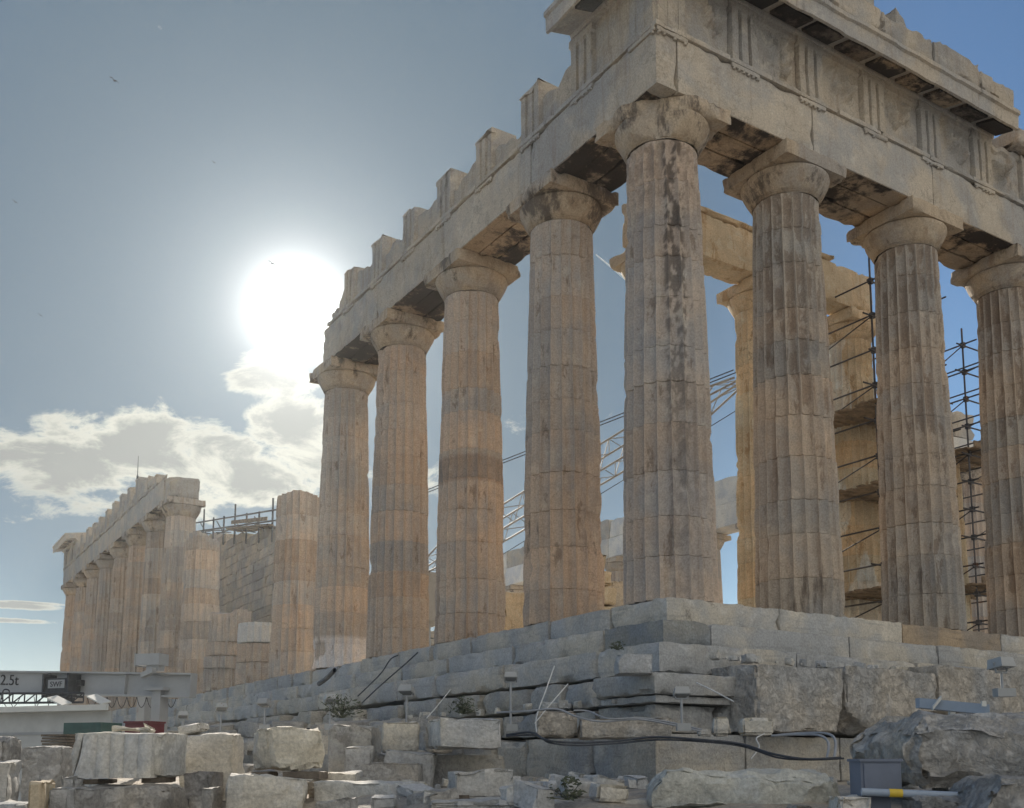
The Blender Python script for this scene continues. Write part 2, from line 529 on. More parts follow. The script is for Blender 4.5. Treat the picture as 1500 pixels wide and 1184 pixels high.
# ------------------------------------------------------------------ ground
def sstep(a, b, x):
    t = max(0, min(1, (x - a) / (b - a)))
    return t * t * (3 - 2 * t)


def tz(x, y):
    dx = max(-3.2 - x, 0, x - 33)
    dy = max(-3.8 - y, 0, y - 73)
    dd = math.hypot(dx, dy)
    z = -3.42 - 1.25 * sstep(5.0, 11, dd)
    z -= 14 * sstep(28, 140, dd)
    if dd > 220:
        z -= 40 * sstep(220, 900, dd)
    return z


def ground():
    xs, ys = [], []
    a = [-1300, -900, -600, -300, -180, -120, -90, -70]
    v = -55.0
    while v < 60:
        a.append(v)
        v += .35 if -22 < v < 12 else 1.6
    xs = a + [70, 90, 120, 180, 300, 600, 900, 1300]
    b = [-1300, -900, -600, -300, -150, -90, -60, -45]
    v = -35.0
    while v < 95:
        b.append(v)
        v += .35 if -22 < v < 22 else 1.8
    ys = b + [110, 140, 200, 300, 600, 900, 1300]
    vs = []
    for y in ys:
        for x in xs:
            z = tz(x, y)
            k = .10 if math.hypot(x, y) < 80 else .5
            z += k * fb((x, y, 0), .7, 3, 5) + .05 * nz((x, y, 0), 3.1, 8)
            vs.append((x, y, z))
    nx = len(xs)
    fs = [(j * nx + i, j * nx + i + 1, (j + 1) * nx + i + 1, (j + 1) * nx + i) for j in range(len(ys) - 1) for i in range(nx - 1)]
    o = MB().add(vs, fs).build('ground', 'ground', smooth=50)
    o['kind'] = 'structure'


ground()

# ------------------------------------------------------------------ columns
LO_R, UP_R, SH_H, COL_H = .953, .741, 9.52, 10.43


def sy(k):
    return 0 if k == 0 else 3.69 + 4.291 * (k - 1)


def sx(k):
    return 0 if k == 0 else (3.69 + 4.296 * (k - 1) if k < 7 else 28.86)


def shaft(mb, x0, y0, z0=0.0, top=SH_H, h=SH_H, lo=LO_R, up=UP_R, per=8, rpd=7, nd=11, seed=0, wear=1.0, tints=None, jit=.008, base=0.0, ragged=0.0, tvar=.10, patina=.3):
    rnd = random.Random(seed + 501)
    n = 20 * per
    zs, joint = [], []
    dh = h / nd
    cuts = [0.0]
    for i in range(1, nd):
        cuts.append(i * dh + rnd.uniform(-.12, .12))
    cuts.append(h)
    rows = []        # (z, groove, drum)
    for i in range(nd):
        a, b = cuts[i], cuts[i + 1]
        if a >= top: break
        if b <= base: continue
        a2 = max(a, base)
        b2 = min(b, top)
        for j in range(rpd + 1):
            t = j / rpd
            z = a2 + .010 + (b2 - a2 - .020) * t
            rows.append((z, 0.0, i))
        if b2 < top:
            rows.append((b2 - .004, .014, i))
            rows.append((b2 + .004, .014, i + 1))
    off = [(rnd.uniform(-jit, jit), rnd.uniform(-jit, jit), 1 + rnd.uniform(-.006, .006), rnd.uniform(-.004, .004)) for _ in range(nd + 1)]
    fl_t = [rnd.uniform(-1, 1) * tvar * .8 for _ in range(20)]
    fl_d = [rnd.uniform(-1, 1) * tvar for _ in range(320)]
    tn = []
    for i in range(nd + 1):
        g = 1 + rnd.uniform(-tvar, tvar)
        w = rnd.uniform(-.06, .06)
        tn.append((g * (1 + w), g, g * (1 - w)))
    vs, fs, tt = [], [], []
    o = seed * 2.37
    for (z, gr, di) in rows:
        f = z / h
        r = lo + (up - lo) * f + .018 * math.sin(math.pi * f)
        ox, oy, sc, ro = off[di]
        jn = min(abs(z - cuts[di]), abs(z - cuts[min(di + 1, nd)]))
        for k in range(n):
            a = 2 * math.pi * k / n + ro
            t = (k % per) / per
            dpt = .122 * r * (1 - (2 * t - 1) ** 2) ** .75 * (1 - sstep(h - .17, h - .03, z))
            ca, sa = math.cos(a), math.sin(a)
            P = (ca * r + seed * 3.3, sa * r, z)
            rr = r * sc - dpt
            n1 = nz(P, 1.15, o)
            n2 = nz(P, 4.3, o + 7)
            ar = max(0.0, 1 - 2.6 * min(t, 1 - t))           # arris
            rr -= wear * ar * .05 * max(0.0, n2 * .9 + n1 * .9 - .22)
            rr -= wear * .075 * sstep(.30, .62, n1) * (.6 + .6 * n2)
            rr -= wear * .012 * n2
            if jn < .07:
                rr -= wear * .06 * max(0, nz(P, 2.2, o + 21) - .12) * (1 - jn / .07)
            rr -= gr
            zz = z
            if ragged and z > top - .9:
                zz = z - ragged * sstep(top - .9, top, z) * max(0, .35 + 1.2 * nz((ca, sa, 0), .9, o + 3) + .4 * n2)
            vs.append((x0 + ox + ca * rr, y0 + oy + sa * rr, z0 + zz))
            c = tn[di]
            g_ = fl_t[(k // per) % 20] + .5 * fl_d[(di * 20 + k // per) % 320]
            c = (c[0] * (1 + g_), c[1] * (1 + .85 * g_), c[2] * (1 + .6 * g_))
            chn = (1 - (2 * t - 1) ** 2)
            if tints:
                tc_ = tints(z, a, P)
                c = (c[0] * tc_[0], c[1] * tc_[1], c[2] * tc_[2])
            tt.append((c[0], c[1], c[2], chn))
    nr = len(rows)
    for i in range(nr - 1):
        for k in range(n):
            fs.append((i * n + k, i * n + (k + 1) % n, (i + 1) * n + (k + 1) % n, (i + 1) * n + k))
    # top surface
    ct = len(vs)
    zt = sum(v[2] for v in vs[-n:]) / n
    vs.append((x0, y0, zt + .02))
    tt.append(tn[0])
    for k in range(n):
        fs.append(((nr - 1) * n + k, (nr - 1) * n + (k + 1) % n, ct))
    mb.add(vs, fs, tt)
    return mb


def echinus(mb, x0, y0, z0, sc=1.0, n=72, seed=0, wear=1.0, clip=None):
    prof = [(0, .752), (.02, .735), (.04, .768), (.055, .752), (.075, .784), (.09, .768), (.11, .80), (.2, .852), (.29, .902), (.38, .95), (.46, .985), (.51, .998), (.545, .992), (.56, .965)]
    vs, fs = [], []
    for (z, r) in prof:
        for k in range(n):
            a = 2 * math.pi * k / n
            P = (math.cos(a) + seed * 2.1, math.sin(a), z)
            rr = r * sc - wear * .05 * max(0, nz(P, 2.3, seed) - .05) - .01 * nz(P, 6, seed)
            p = Vector((x0 + math.cos(a) * rr, y0 + math.sin(a) * rr, z0 + z * sc))
            if clip:
                hgt = (p - clip[0]).dot(clip[1])
                if hgt > 0:
                    p -= clip[1] * (hgt + .05 * fb(P, 3, 1))
            vs.append(p)
    m = len(prof)
    for i in range(m - 1):
        for k in range(n):
            fs.append((i * n + k, i * n + (k + 1) % n, (i + 1) * n + (k + 1) % n, (i + 1) * n + k))
    mb.add(vs, fs)
    return mb


def full_column(x, y, label, group, seed, mat='shaft', near=True, tints=None, clips=(), eclip=None, wear=1.0, hw=1.0, z0=0.0, lo=LO_R, up=UP_R, h=SH_H, capsc=1.0, capmat='capital', name='doric_column', per=None, tvar=.08, base=0.0, patina=.2):
    t = thing(name, label, 'column', (x, y, z0), group)
    per = per or (8 if near else 4)
    fine = 16 if tints is corner_tint else 7
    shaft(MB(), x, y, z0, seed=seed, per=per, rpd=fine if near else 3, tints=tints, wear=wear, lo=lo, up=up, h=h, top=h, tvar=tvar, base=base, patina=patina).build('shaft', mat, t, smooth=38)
    cap = echinus(MB(), x, y, z0 + h, capsc, n=80 if near else 40, seed=seed, clip=eclip).build('capital', capmat, t, smooth=38)
    ab = MB()
    rock(ab, (2 * hw, 2 * hw, .345), T(x, y, z0 + h + .56 * capsc + .175), res=.10 if near else .3, amp=.010, chip=.085, seed=seed + 40, clips=clips)
    ab.build('abacus', capmat, cap, smooth=45)
    return t


SG = 'standing columns of the shaded flank'
EG = 'columns of the gable front'
corner_clip = [((-.72, -.72, 0), (-1, -1, -.25))]


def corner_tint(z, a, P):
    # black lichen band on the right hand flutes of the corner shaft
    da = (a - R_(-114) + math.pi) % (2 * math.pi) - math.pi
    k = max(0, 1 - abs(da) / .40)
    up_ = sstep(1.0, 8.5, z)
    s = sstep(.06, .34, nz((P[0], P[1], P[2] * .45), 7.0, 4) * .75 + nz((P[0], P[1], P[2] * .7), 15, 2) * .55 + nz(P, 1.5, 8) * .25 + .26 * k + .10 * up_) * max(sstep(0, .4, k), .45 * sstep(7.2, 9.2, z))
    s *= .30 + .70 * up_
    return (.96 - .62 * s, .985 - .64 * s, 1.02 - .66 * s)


full_column(0, 0, 'corner column whose capital has lost its front corner and is dark streaked', EG, 1, 'shaft', True, corner_tint,
            clips=[((-.50, -.50, 0), (-1, -1, .0))], eclip=(Vector((-.53, -.53, 9.9)), Vector((-.7, -.7, .0)).normalized()), hw=1.03, wear=.8, per=10)
flank_lab = ['first column left of the corner column on the shaded flank', 'second column left of the corner column with a dark brown drum band',
             'third column left of the corner column with worn lower flutes', 'last capital bearing column of the flank beside the sun with a white patched foot']


def band_tint(k):
    def f(z, a, P):
        if k == 2 and 4.25 < z < 5.0: return (.78, .73, .70)
        if k == 4 and z < .95 and (a % 6.283) > 2.4 and nz(P, .8, 3) < .45: return (1.55, 1.65, 1.8)
        return (1, 1, 1)
    return f


for k in range(1, 5):
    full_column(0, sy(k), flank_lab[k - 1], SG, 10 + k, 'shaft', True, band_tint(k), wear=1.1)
east_lab = ['first column right of the corner column under the gable', 'second column right of the corner column beside the scaffolding',
            'column cut by the right edge of the picture']
for k in range(1, 6):
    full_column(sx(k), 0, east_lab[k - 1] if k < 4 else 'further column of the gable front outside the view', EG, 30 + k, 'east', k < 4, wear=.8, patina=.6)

# broken shafts between the two standing runs of the flank
BG = 'broken columns in the gap of the flank'
t = thing('broken_column', 'tall broken column without capital left of the sunlit end column', 'broken column', (0, sy(5), 0), BG)
shaft(MB(), 0, sy(5), top=6.95, seed=61, ragged=.12, per=8, rpd=6, tvar=.16, wear=1.2).build('shaft', 'shaft', t, smooth=38)
t = thing('broken_column', 'short column stump topped by a new white fluted drum', 'broken column', (0, sy(6) - .4, 0), BG)
shaft(MB(), 0, sy(6) - .4, top=1.62, seed=62, per=8, rpd=6, wear=1.3, jit=.03).build('shaft', 'shaft', t, smooth=38)
shaft(MB(), 0, sy(6) - .4, z0=.01, base=1.64, top=2.45, nd=8, seed=63, wear=0, per=8, rpd=2, tvar=0, patina=-3).build('new_drum', 'new', t, smooth=38)
t = thing('broken_column', 'eroded column stump with deeply notched base beside the white topped stump', 'broken column', (0, sy(7) - .2, 0), BG)
shaft(MB(), -.05, sy(7) - .2, top=1.5, base=.0, seed=64, per=8, rpd=6, wear=2.4, jit=.10).build('shaft', 'shaft', t, smooth=38)
shaft(MB(), .06, sy(7) - .2, z0=.02, base=1.52, top=3.6, nd=9, seed=65, per=8, rpd=6, wear=1.4, jit=.05, ragged=.3).build('upper_drums', 'shaft', t, smooth=38)
t = thing('broken_column', 'tall headless column standing against the far run with its entablature', 'broken column', (0, sy(8), 0), BG)
shaft(MB(), 0, sy(8), top=7.9, seed=66, per=6, rpd=5, ragged=.4, tvar=.16, wear=1.3, jit=.02).build('shaft', 'shaft', t, smooth=38)

RG = 'columns of the far run of the flank'
far_lab = ['nearest column of the far run with its whole capital exposed', 'second column from the near end of the far run', 'third column from the near end of the far run',
           'fourth column from the near end of the far run', 'fifth column from the near end of the far run', 'third column from the far end of the far run',
           'last but one column at the far end of the far run', 'last column at the far left corner of the temple']
for i, k in enumerate(range(9, 17)):
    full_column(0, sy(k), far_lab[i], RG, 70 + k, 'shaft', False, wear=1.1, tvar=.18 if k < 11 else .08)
NG = 'columns of the opposite colonnade'
for k in range(3, 15):
    full_column(28.86, sy(k), 'grey column of the opposite colonnade seen between the nearer columns', NG, 90 + k, 'shaft', False, wear=.6)


# ------------------------------------------------------------------ entablature
ZA, ZF, ZG = 10.43, 11.78, 13.13
FACE = .885


def lay(axis, s, d, z):
    """a point on an entablature: s along the wall, d outwards from the column axis, z up"""
    return (-d, s, z) if axis == 'flank' else (s, -d, z)


def lbox(mb, axis, s0, s1, d0, d1, z0, z1, rough=True, mirror=0, **kw):
    a, b = lay(axis, s0, d0, z0), lay(axis, s1, d1, z1)
    if mirror:
        a, b = (mirror - a[0], a[1], a[2]), (mirror - b[0], b[1], b[2])
    lo = tuple(min(p, q) for p, q in zip(a, b))
    hi = tuple(max(p, q) for p, q in zip(a, b))
    if rough:
        return rbox(mb, lo, hi, **kw)
    return mb.box(lo, hi)


def architrave(root, axis, joints, seed, res=.16, mirror=0, chip=.06, front=True):
    for i in range(len(joints) - 1):
        a, b = joints[i] + .006, joints[i + 1] - .006
        m_ = MB()
        lbox(m_, axis, a, b, FACE - .56, FACE, ZA + .004, ZF - .125, mirror=mirror, res=res, amp=.010, chip=chip, seed=seed + i, freq=1.1)
        m_.build('architrave_block', 'soffit', root, smooth=40)
        if front:
            m_ = MB()
            lbox(m_, axis, a + (.9 if i == 0 and joints[0] < 0 else 0), b, FACE - 1.16, FACE - .585, ZA + .012, ZF - .02, mirror=mirror, res=res * 1.5, amp=.012, chip=.05, seed=seed + 20 + i)
            lbox(m_, axis, a + (.9 if i == 0 and joints[0] < 0 else 0), b, FACE - 1.77, FACE - 1.185, ZA + .006, ZF - .02, mirror=mirror, res=res * 1.5, amp=.014, chip=.07, seed=seed + 40 + i)
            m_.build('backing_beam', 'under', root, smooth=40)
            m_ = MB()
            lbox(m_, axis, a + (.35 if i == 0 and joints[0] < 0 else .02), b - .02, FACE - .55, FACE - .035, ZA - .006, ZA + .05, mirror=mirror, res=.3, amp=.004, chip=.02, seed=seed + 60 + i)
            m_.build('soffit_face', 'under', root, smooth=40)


def taenia(root, axis, s0, s1, trigs, seed, mirror=0, res=.14, broken=.5):
    m_ = MB()
    s = s0
    rnd = random.Random(seed)
    while s < s1 - .01:
        e = min(s1, s + rnd.uniform(1.2, 2.2))
        lbox(m_, axis, s, e, FACE - .3, FACE + .055, ZF - .12, ZF, mirror=mirror, res=res, amp=.004, chip=.05, seed=seed + int(s * 10))
        s = e
    m_.build('taenia', 'soffit', root, smooth=40)
    for c in trigs:
        m_ = MB()
        lbox(m_, axis, c - .42, c + .42, FACE - .02, FACE + .045, ZF - .215, ZF - .118, mirror=mirror, res=.1, amp=.004, chip=.03, seed=seed + int(c * 7))
        for g in range(6):
            if rnd.random() < broken: continue
            gs = c - .35 + g * .14
            p = lay(axis, gs, FACE + .012, 0)
            if mirror: p = (mirror - p[0], p[1], 0)
            m_.tube((p[0], p[1], ZF - .212), (p[0], p[1], ZF - .262), .034, 8, .042)
        m_.build('regula', 'soffit', root, smooth=40)


def triglyph(root, axis, c, seed, mirror=0, top=ZG, jag=.12, depth=.78, w=.845):
    """three upright bands with two full grooves, a plain band on top; the back and top are broken away"""
    prof = []
    e = w / 6
    gd = .16
    for i in range(3):
        b = -w / 2 + i * w / 3
        prof += [(b, -gd * .9 if i == 0 else -gd), (b + e * .36, 0), (b + e * 1.64, 0), (b + 2 * e, -gd)]
    pr_ = []
    for q in prof:
        if not pr_ or abs(q[0] - pr_[-1][0]) > 1e-5: pr_.append(q)
    zsn = [ZF + .002]
    ztop = top
    band = ZG - .17
    k = 9
    for i in range(1, k):
        zsn.append(ZF + (band - ZF) * i / k)
    zsn += [band - .06, band, band + .005]
    zsn = [z for z in zsn if z < ztop - .03] + [ztop]
    vs, fs = [], []
    n = len(pr_)
    d0 = FACE + .02
    tot = n + 2
    for zi, z in enumerate(zsn):
        for j in range(tot):
            if j < n:
                s_, g = pr_[j]
                if z > band - .03: g = g if z < band - .001 else .012
            else:
                s_, g = ((w / 2, -depth) if j == n else (-w / 2, -depth))
            P = (s_ + c * 1.7, g + seed, z)
            ww = .016 * nz(P, 3, seed) - .03 * max(0, nz(P, 1.3, seed + 5) - .1)
            zz = z
            if zi == len(zsn) - 1 and jag:
                zz = z - jag * max(0, .4 + nz((s_ * 2, g * 2, seed), 1.6, seed))
            p = lay(axis, c + s_ * (1 + .02 * nz(P, 4, 3)), d0 + g + ww - (.006 if j >= n else 0), zz)
            if mirror: p = (mirror - p[0], p[1], p[2])
            vs.append(p)
    flip = (axis == 'flank') != bool(mirror)
    for i in range(len(zsn) - 1):
        for j in range(tot):
            q = (i * tot + j, i * tot + (j + 1) % tot, (i + 1) * tot + (j + 1) % tot, (i + 1) * tot + j)
            fs.append(q[::-1] if flip else q)
    cap = tuple((len(zsn) - 1) * tot + j for j in range(tot))
    fs.append(cap[::-1] if flip else cap)
    MB().add(vs, fs).build('triglyph', 'frieze', root, smooth=35)


def metope(root, axis, s0, s1, seed, mirror=0, top=ZG, relief=False, slope=0.0, thick=.38, jag=.22):
    nx_, nzn = (26, 22) if relief else (8, 8)
    vs, fs = [], []
    rnd = random.Random(seed)
    fig = []
    if relief:
        for _ in range(3):
            fx, fz = rnd.uniform(.25, .75), rnd.uniform(.2, .5)
            a = rnd.uniform(-.5, .5)
            for q in range(6):
                fig.append((fx + a * q * .08 + rnd.uniform(-.06, .06), fz + q * .07, rnd.uniform(.05, .12), rnd.uniform(.09, .20)))
    for j in range(nzn + 1):
        for i in range(nx_ + 1):
            u, v = i / nx_, j / nzn
            s_ = s0 + (s1 - s0) * u
            tp = top - slope * u * (1 if seed % 2 else 0) - slope * (1 - u) * (0 if seed % 2 else 1)
            tp -= jag * max(0, .25 + nz((u * 2.2, seed, 0), 1.3, seed)) if jag else 0
            z = ZF + .002 + (tp - ZF) * v
            d_ = FACE - .085 + .018 * fb((s_ * 2, seed, z * 2), 1.2, seed)
            for (fx, fz, fr, fh) in fig:
                q = ((u - fx) ** 2 + ((v - fz) * 1.05) ** 2) / (fr * fr)
                if q < 1: d_ += fh * (1 - q) * (.7 + .6 * nz((s_, seed, z), 5, 1))
            if relief and v > .90: d_ = FACE - .02
            vs.append(lay(axis, s_, d_, z))
    nf = len(vs)
    for j in range(nzn):
        for i in range(nx_):
            a = j * (nx_ + 1) + i
            fs.append((a, a + 1, a + nx_ + 2, a + nx_ + 1))
    for i in range(nx_ + 1):
        for zz in (0, 1):
            p = vs[(nzn if zz else 0) * (nx_ + 1) + i]
            vs.append(lay(axis, s0 + (s1 - s0) * i / nx_, FACE - thick, p[2]))
    for i in range(nx_):
        a = nf + i * 2
        fs.append((a + 2, a, a + 1, a + 3))
        t0 = nzn * (nx_ + 1) + i
        fs.append((t0, t0 + 1, a + 3, a + 1))
    l0 = [j * (nx_ + 1) for j in range(nzn + 1)]
    r0 = [j * (nx_ + 1) + nx_ for j in range(nzn + 1)]
    fs.append(tuple(l0 + [nf + 1, nf]))
    fs.append(tuple((r0 + [nf + 2 * nx_ + 1, nf + 2 * nx_])[::-1]))
    if mirror:
        vs = [(mirror - p[0], p[1], p[2]) for p in vs]
    if (axis == 'flank') != bool(mirror):
        fs = [f[::-1] for f in fs]
    MB().add(vs, fs).build('metope', 'frieze', root, smooth=40)


def cornice(root, axis, s0, s1, centres, seed, name='cornice_block', corner0=False, mirror=0):
    """projecting cornice: sloped soffit with hanging mutules, drip face, upper moulding"""
    OUT = 1.62
    s = s0
    rnd = random.Random(seed)
    first = True
    while s < s1 - .05:
        e = min(s1, s + rnd.choice((2.07, 2.07, 4.1)))
        if s1 - e < .7: e = s1
        # profile (d, z)
        prof = [(FACE - .9, ZG + .004), (FACE + .05, ZG + .004), (FACE + .07, ZG + .10), (OUT - .10, ZG - .04), (OUT - .06, ZG - .12), (OUT, ZG - .11), (OUT + .01, ZG + .24), (OUT + .07, ZG + .27), (OUT + .07, ZG + .37), (FACE - .9, ZG + .62)]
        k = max(3, int((e - s) / .22))
        vs, fs = [], []
        n = len(prof)
        for i in range(k + 1):
            q = s + .004 + (e - s - .008) * i / k
            for j, (d_, z) in enumerate(prof):
                P = (q, d_ + seed, z)
                edge = 1.0 if 4 <= j <= 8 else .2
                dd = d_ - edge * (.05 * max(0, fb(P, 1.6, seed, 4)) + .012 * nz(P, 5, 2))
                if 4 <= j <= 8:
                    dd -= .22 * sstep(.28, .6, nz((q, seed, 0), .9, seed + 3))
                qq = q
                if corner0 and i == 0 and first: qq = q
                vs.append(lay(axis, qq, dd, z + .012 * nz(P, 4, 5)))
        for i in range(k):
            for j in range(n):
                a = i * n + j
                b = i * n + (j + 1) % n
                fs.append((a, b, b + n, a + n))
        fs.append(tuple(range(n))[::-1])
        fs.append(tuple(range(k * n, (k + 1) * n)))
        if axis == 'flank': pass
        else: fs = [f[::-1] for f in fs]
        MB().add(vs, fs).build(name, 'soffit', root, smooth=40)
        s = e
        first = False
    for c in centres:
        if c - .4 < s0 or c + .4 > s1: continue
        m_ = MB()
        d0, d1 = FACE + .14, OUT - .12
        z0_, z1_ = ZG + .085, ZG - .035
        pts = []
        for (ss, dd, zz) in [(c - .42, d0, z0_), (c + .42, d0, z0_), (c + .42, d1, z1_), (c - .42, d1, z1_)]:
            pts.append(lay(axis, ss, dd, zz + .01))
            pts.append(lay(axis, ss, dd, zz - .075))
        m_.add(pts, [(1, 3, 5, 7), (0, 6, 4, 2), (0, 2, 3, 1), (2, 4, 5, 3), (4, 6, 7, 5), (6, 0, 1, 7)])
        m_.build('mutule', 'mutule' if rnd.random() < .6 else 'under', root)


def trigs_y(k0, k1):
    r = []
    for k in range(k0, k1 + 1):
        if k == 0: r += [-.46, 1.615]
        else:
            r += [sy(k)] + ([sy(k) + 2.146] if k < k1 else [])
    return r


# --- near flank entablature, from the corner to the fifth column
fl = thing('entablature', 'shaded flank entablature with ragged upright triglyph blocks, running from the corner towards the sun', 'entablature', (0, 0, ZA), 'entablatures of the temple')
tf = trigs_y(0, 4)[:-1]
architrave(fl, 'flank', [-.885] + [sy(k) for k in range(1, 4)] + [16.62], 200)
taenia(fl, 'flank', -.8, 16.2, tf, 210)
rnd = random.Random(5)
for i, c in enumerate(tf):
    triglyph(fl, 'flank', c, 300 + i, top=ZG - (0 if i < 2 else rnd.uniform(0.0, .16)), jag=.05 if i < 2 else .26, depth=.72)
for i in range(len(tf) - 1):
    low = 0 if i == 0 else rnd.choice((.42, .52, .62, .72))
    metope(fl, 'flank', tf[i] + .425, tf[i + 1] - .425, 320 + i, top=ZG - low, slope=0 if i == 0 else .15, jag=0 if i == 0 else .3)
metope(fl, 'flank', tf[-1] + .425, 15.45, 339, top=ZG - .25, slope=.7, jag=.3)
cornice(fl, 'flank', -1.65, 1.95, [-.46, .58, 1.615], 330)
m_ = MB()
lbox(m_, 'flank', 15.5, 16.3, -.5, .8, ZF + .003, ZF + .5, res=.15, amp=.05, chip=.2, seed=9)
m_.build('broken_end_block', 'frieze', fl, smooth=45)

# --- gable front entablature
ea = thing('entablature', 'entablature of the gable front with carved metopes, dark undercut cornice and broken gable blocks', 'entablature', (0, 0, ZA), 'entablatures of the temple')
te = [-.46, 1.615]
for k in range(1, 6):
    te += [sx(k), sx(k) + 2.148]
te = te[:-1]
architrave(ea, 'front', [-.315] + [sx(k) for k in range(1, 6)], 230)
taenia(ea, 'front', -.92, sx(5), te, 240, broken=.35)
for i, c in enumerate(te):
    triglyph(ea, 'front', c, 340 + i, jag=0 if c < 10.3 else .3)
for i in range(len(te) - 1):
    metope(ea, 'front', te[i] + .425, te[i + 1] - .425, 360 + i, relief=True, jag=0 if te[i] < 10 else .2)
ce = [x for c in te for x in (c, c + 1.074)]
cornice(ea, 'front', -1.65, 10.62, ce, 380)
# gable blocks above the cornice, highest near the corner, broken towards the right
for i, (a, b, h) in enumerate([(-1.5, .9, .66), (.9, 3.1, .70), (3.1, 5.3, .66), (5.3, 7.2, .62), (7.2, 9.0, .66), (9.0, 10.55, .56)]):
    m_ = MB()
    lbox(m_, 'front', a, b - .01, -.1, 1.66 - .03 * (i % 2), ZG + .40, ZG + .40 + h, res=.12, amp=.02, chip=.16, seed=390 + i, nclip=1 if i > 2 else 0)
    m_.build('gable_block', 'frieze', ea, smooth=42)
m_ = MB()
lbox(m_, 'front', 11.3, 13.3, .1, 1.25, ZG + .01, ZG + .55, res=.12, amp=.05, chip=.3, seed=399, nclip=3)
lbox(m_, 'front', 13.3, 16.3, .1, 1.2, ZG + .01, ZG + .45, res=.14, amp=.05, chip=.3, seed=400, nclip=3)
m_.build('broken_cornice_block', 'capital', ea, smooth=42)

# corner return of the cornice soffit meets over the corner: a plain filler block behind both runs
m_ = MB()
rbox(m_, (-.7, -.7, ZG - .01), (1.2, 1.9, ZG + .38), res=.4, amp=.01, chip=.02, seed=401)
rbox(m_, (-.55, -.55, ZF), (.3, .3, ZG - .02), res=.4, amp=.01, chip=.02, seed=402)
m_.build('corner_core', 'soffit', ea, smooth=42)

# gable sculpture fragments
m_ = MB()
rock(m_, (.55, .55, .62), T(6.35, -1.1, ZG + 1.28, .2), res=.08, amp=.07, chip=.2, seed=411, nclip=2)
tag(m_.build('statue_fragment', 'frieze', smooth=50), 'small headless sculpture stump on the gable ledge, farther from the corner', 'statue', 'gable sculpture fragments')
m_ = MB()
rock(m_, (1.5, .7, .9), T(4.9, -1.0, ZG + 1.42, .1), res=.1, amp=.09, chip=.3, seed=412, nclip=3)
rock(m_, (.6, .5, .6), T(4.6, -1.2, ZG + 2.0, .6), res=.1, amp=.09, chip=.2, seed=413, nclip=2)
tag(m_.build('statue_fragment', 'frieze', smooth=50), 'large broken reclining sculpture on the gable ledge cut by the top of the picture', 'statue', 'gable sculpture fragments')

# --- far run of the flank
fr = thing('entablature', 'far entablature at the left with a toothed row of triglyphs and a corner cornice', 'entablature', (0, sy(9), ZA), 'entablatures of the temple')
tr = []
for k in range(9, 17):
    tr += [sy(k) + (0 if k < 16 else .46)] + ([sy(k) + 2.146] if k < 16 else [])
architrave(fr, 'flank', [sy(9) + .25] + [sy(k) for k in range(10, 16)] + [sy(16) + .885], 250, res=.4)
taenia(fr, 'flank', sy(9) + 1.6, sy(16) + .88, tr, 260, res=.4, broken=1)
for i, c in enumerate(tr):
    if i > 2:
        triglyph(fr, 'flank', c, 420 + i, top=ZG - rnd.uniform(0, .10), jag=.15)
    if i < len(tr) - 1 and i > 2:
        metope(fr, 'flank', c + .425, tr[i + 1] - .425, 440 + i, top=ZG - (.1 if i > 11 else rnd.uniform(.4, .7)), slope=.2, jag=.2)
cornice(fr, 'flank', 63.8, 69.6, [64, 65.2, 66.2, 67.4], 460)
for (a, b, d0, d1, z1, sd) in [(40.1, 41.9, .25, .9, 12.35, 1), (37.3, 38.4, -.8, .85, 11.62, 2), (41.95, 44.0, .2, .88, 12.7, 3)]:
    m_ = MB()
    lbox(m_, 'flank', a, b, d0, d1, ZF + .005 if sd != 2 else ZA + .01, z1, res=.12, amp=.06, chip=.3, seed=470 + sd, nclip=2)
    m_.build('broken_frieze_block', 'frieze', fr, smooth=42)
m_ = MB()
m_.tube((-.6, 45.9, ZG - .2), (-.6, 45.9, ZG + 1.7), .035, 6, .012)
m_.tube((-.6, 45.9, ZG - .2), (-.6, 45.9, ZG + .5), .06, 6)
tag(m_.build('lightning_rod', 'dark'), 'thin lightning rod standing on the far entablature', 'rod')

# --- opposite colonnade entablature
no = thing('entablature', 'pale restored entablature of the opposite colonnade glimpsed between the columns', 'entablature', (28.86, 12, ZA), 'entablatures of the temple')
for k in range(3, 14):
    m_ = MB()
    rbox(m_, (28.0, sy(k) + .01, ZA), (29.75, sy(k + 1) - .01, ZF), res=.4, amp=.012, chip=.06, seed=480 + k, tint=(1.1, 1.12, 1.15) if k % 3 else (1, .98, .95))
    m_.build('architrave_block', 'new' if k % 3 != 1 else 'soffit', no, smooth=40)
    m_ = MB()
    rbox(m_, (28.1, sy(k) + .02, ZF + .004), (29.7, sy(k + 1) - .02, ZG + random.Random(k).uniform(-.2, .3)), res=.3, amp=.02, chip=.15, seed=500 + k, nclip=1)
    m_.build('frieze_block', 'soffit' if k % 2 else 'new', no, smooth=40)

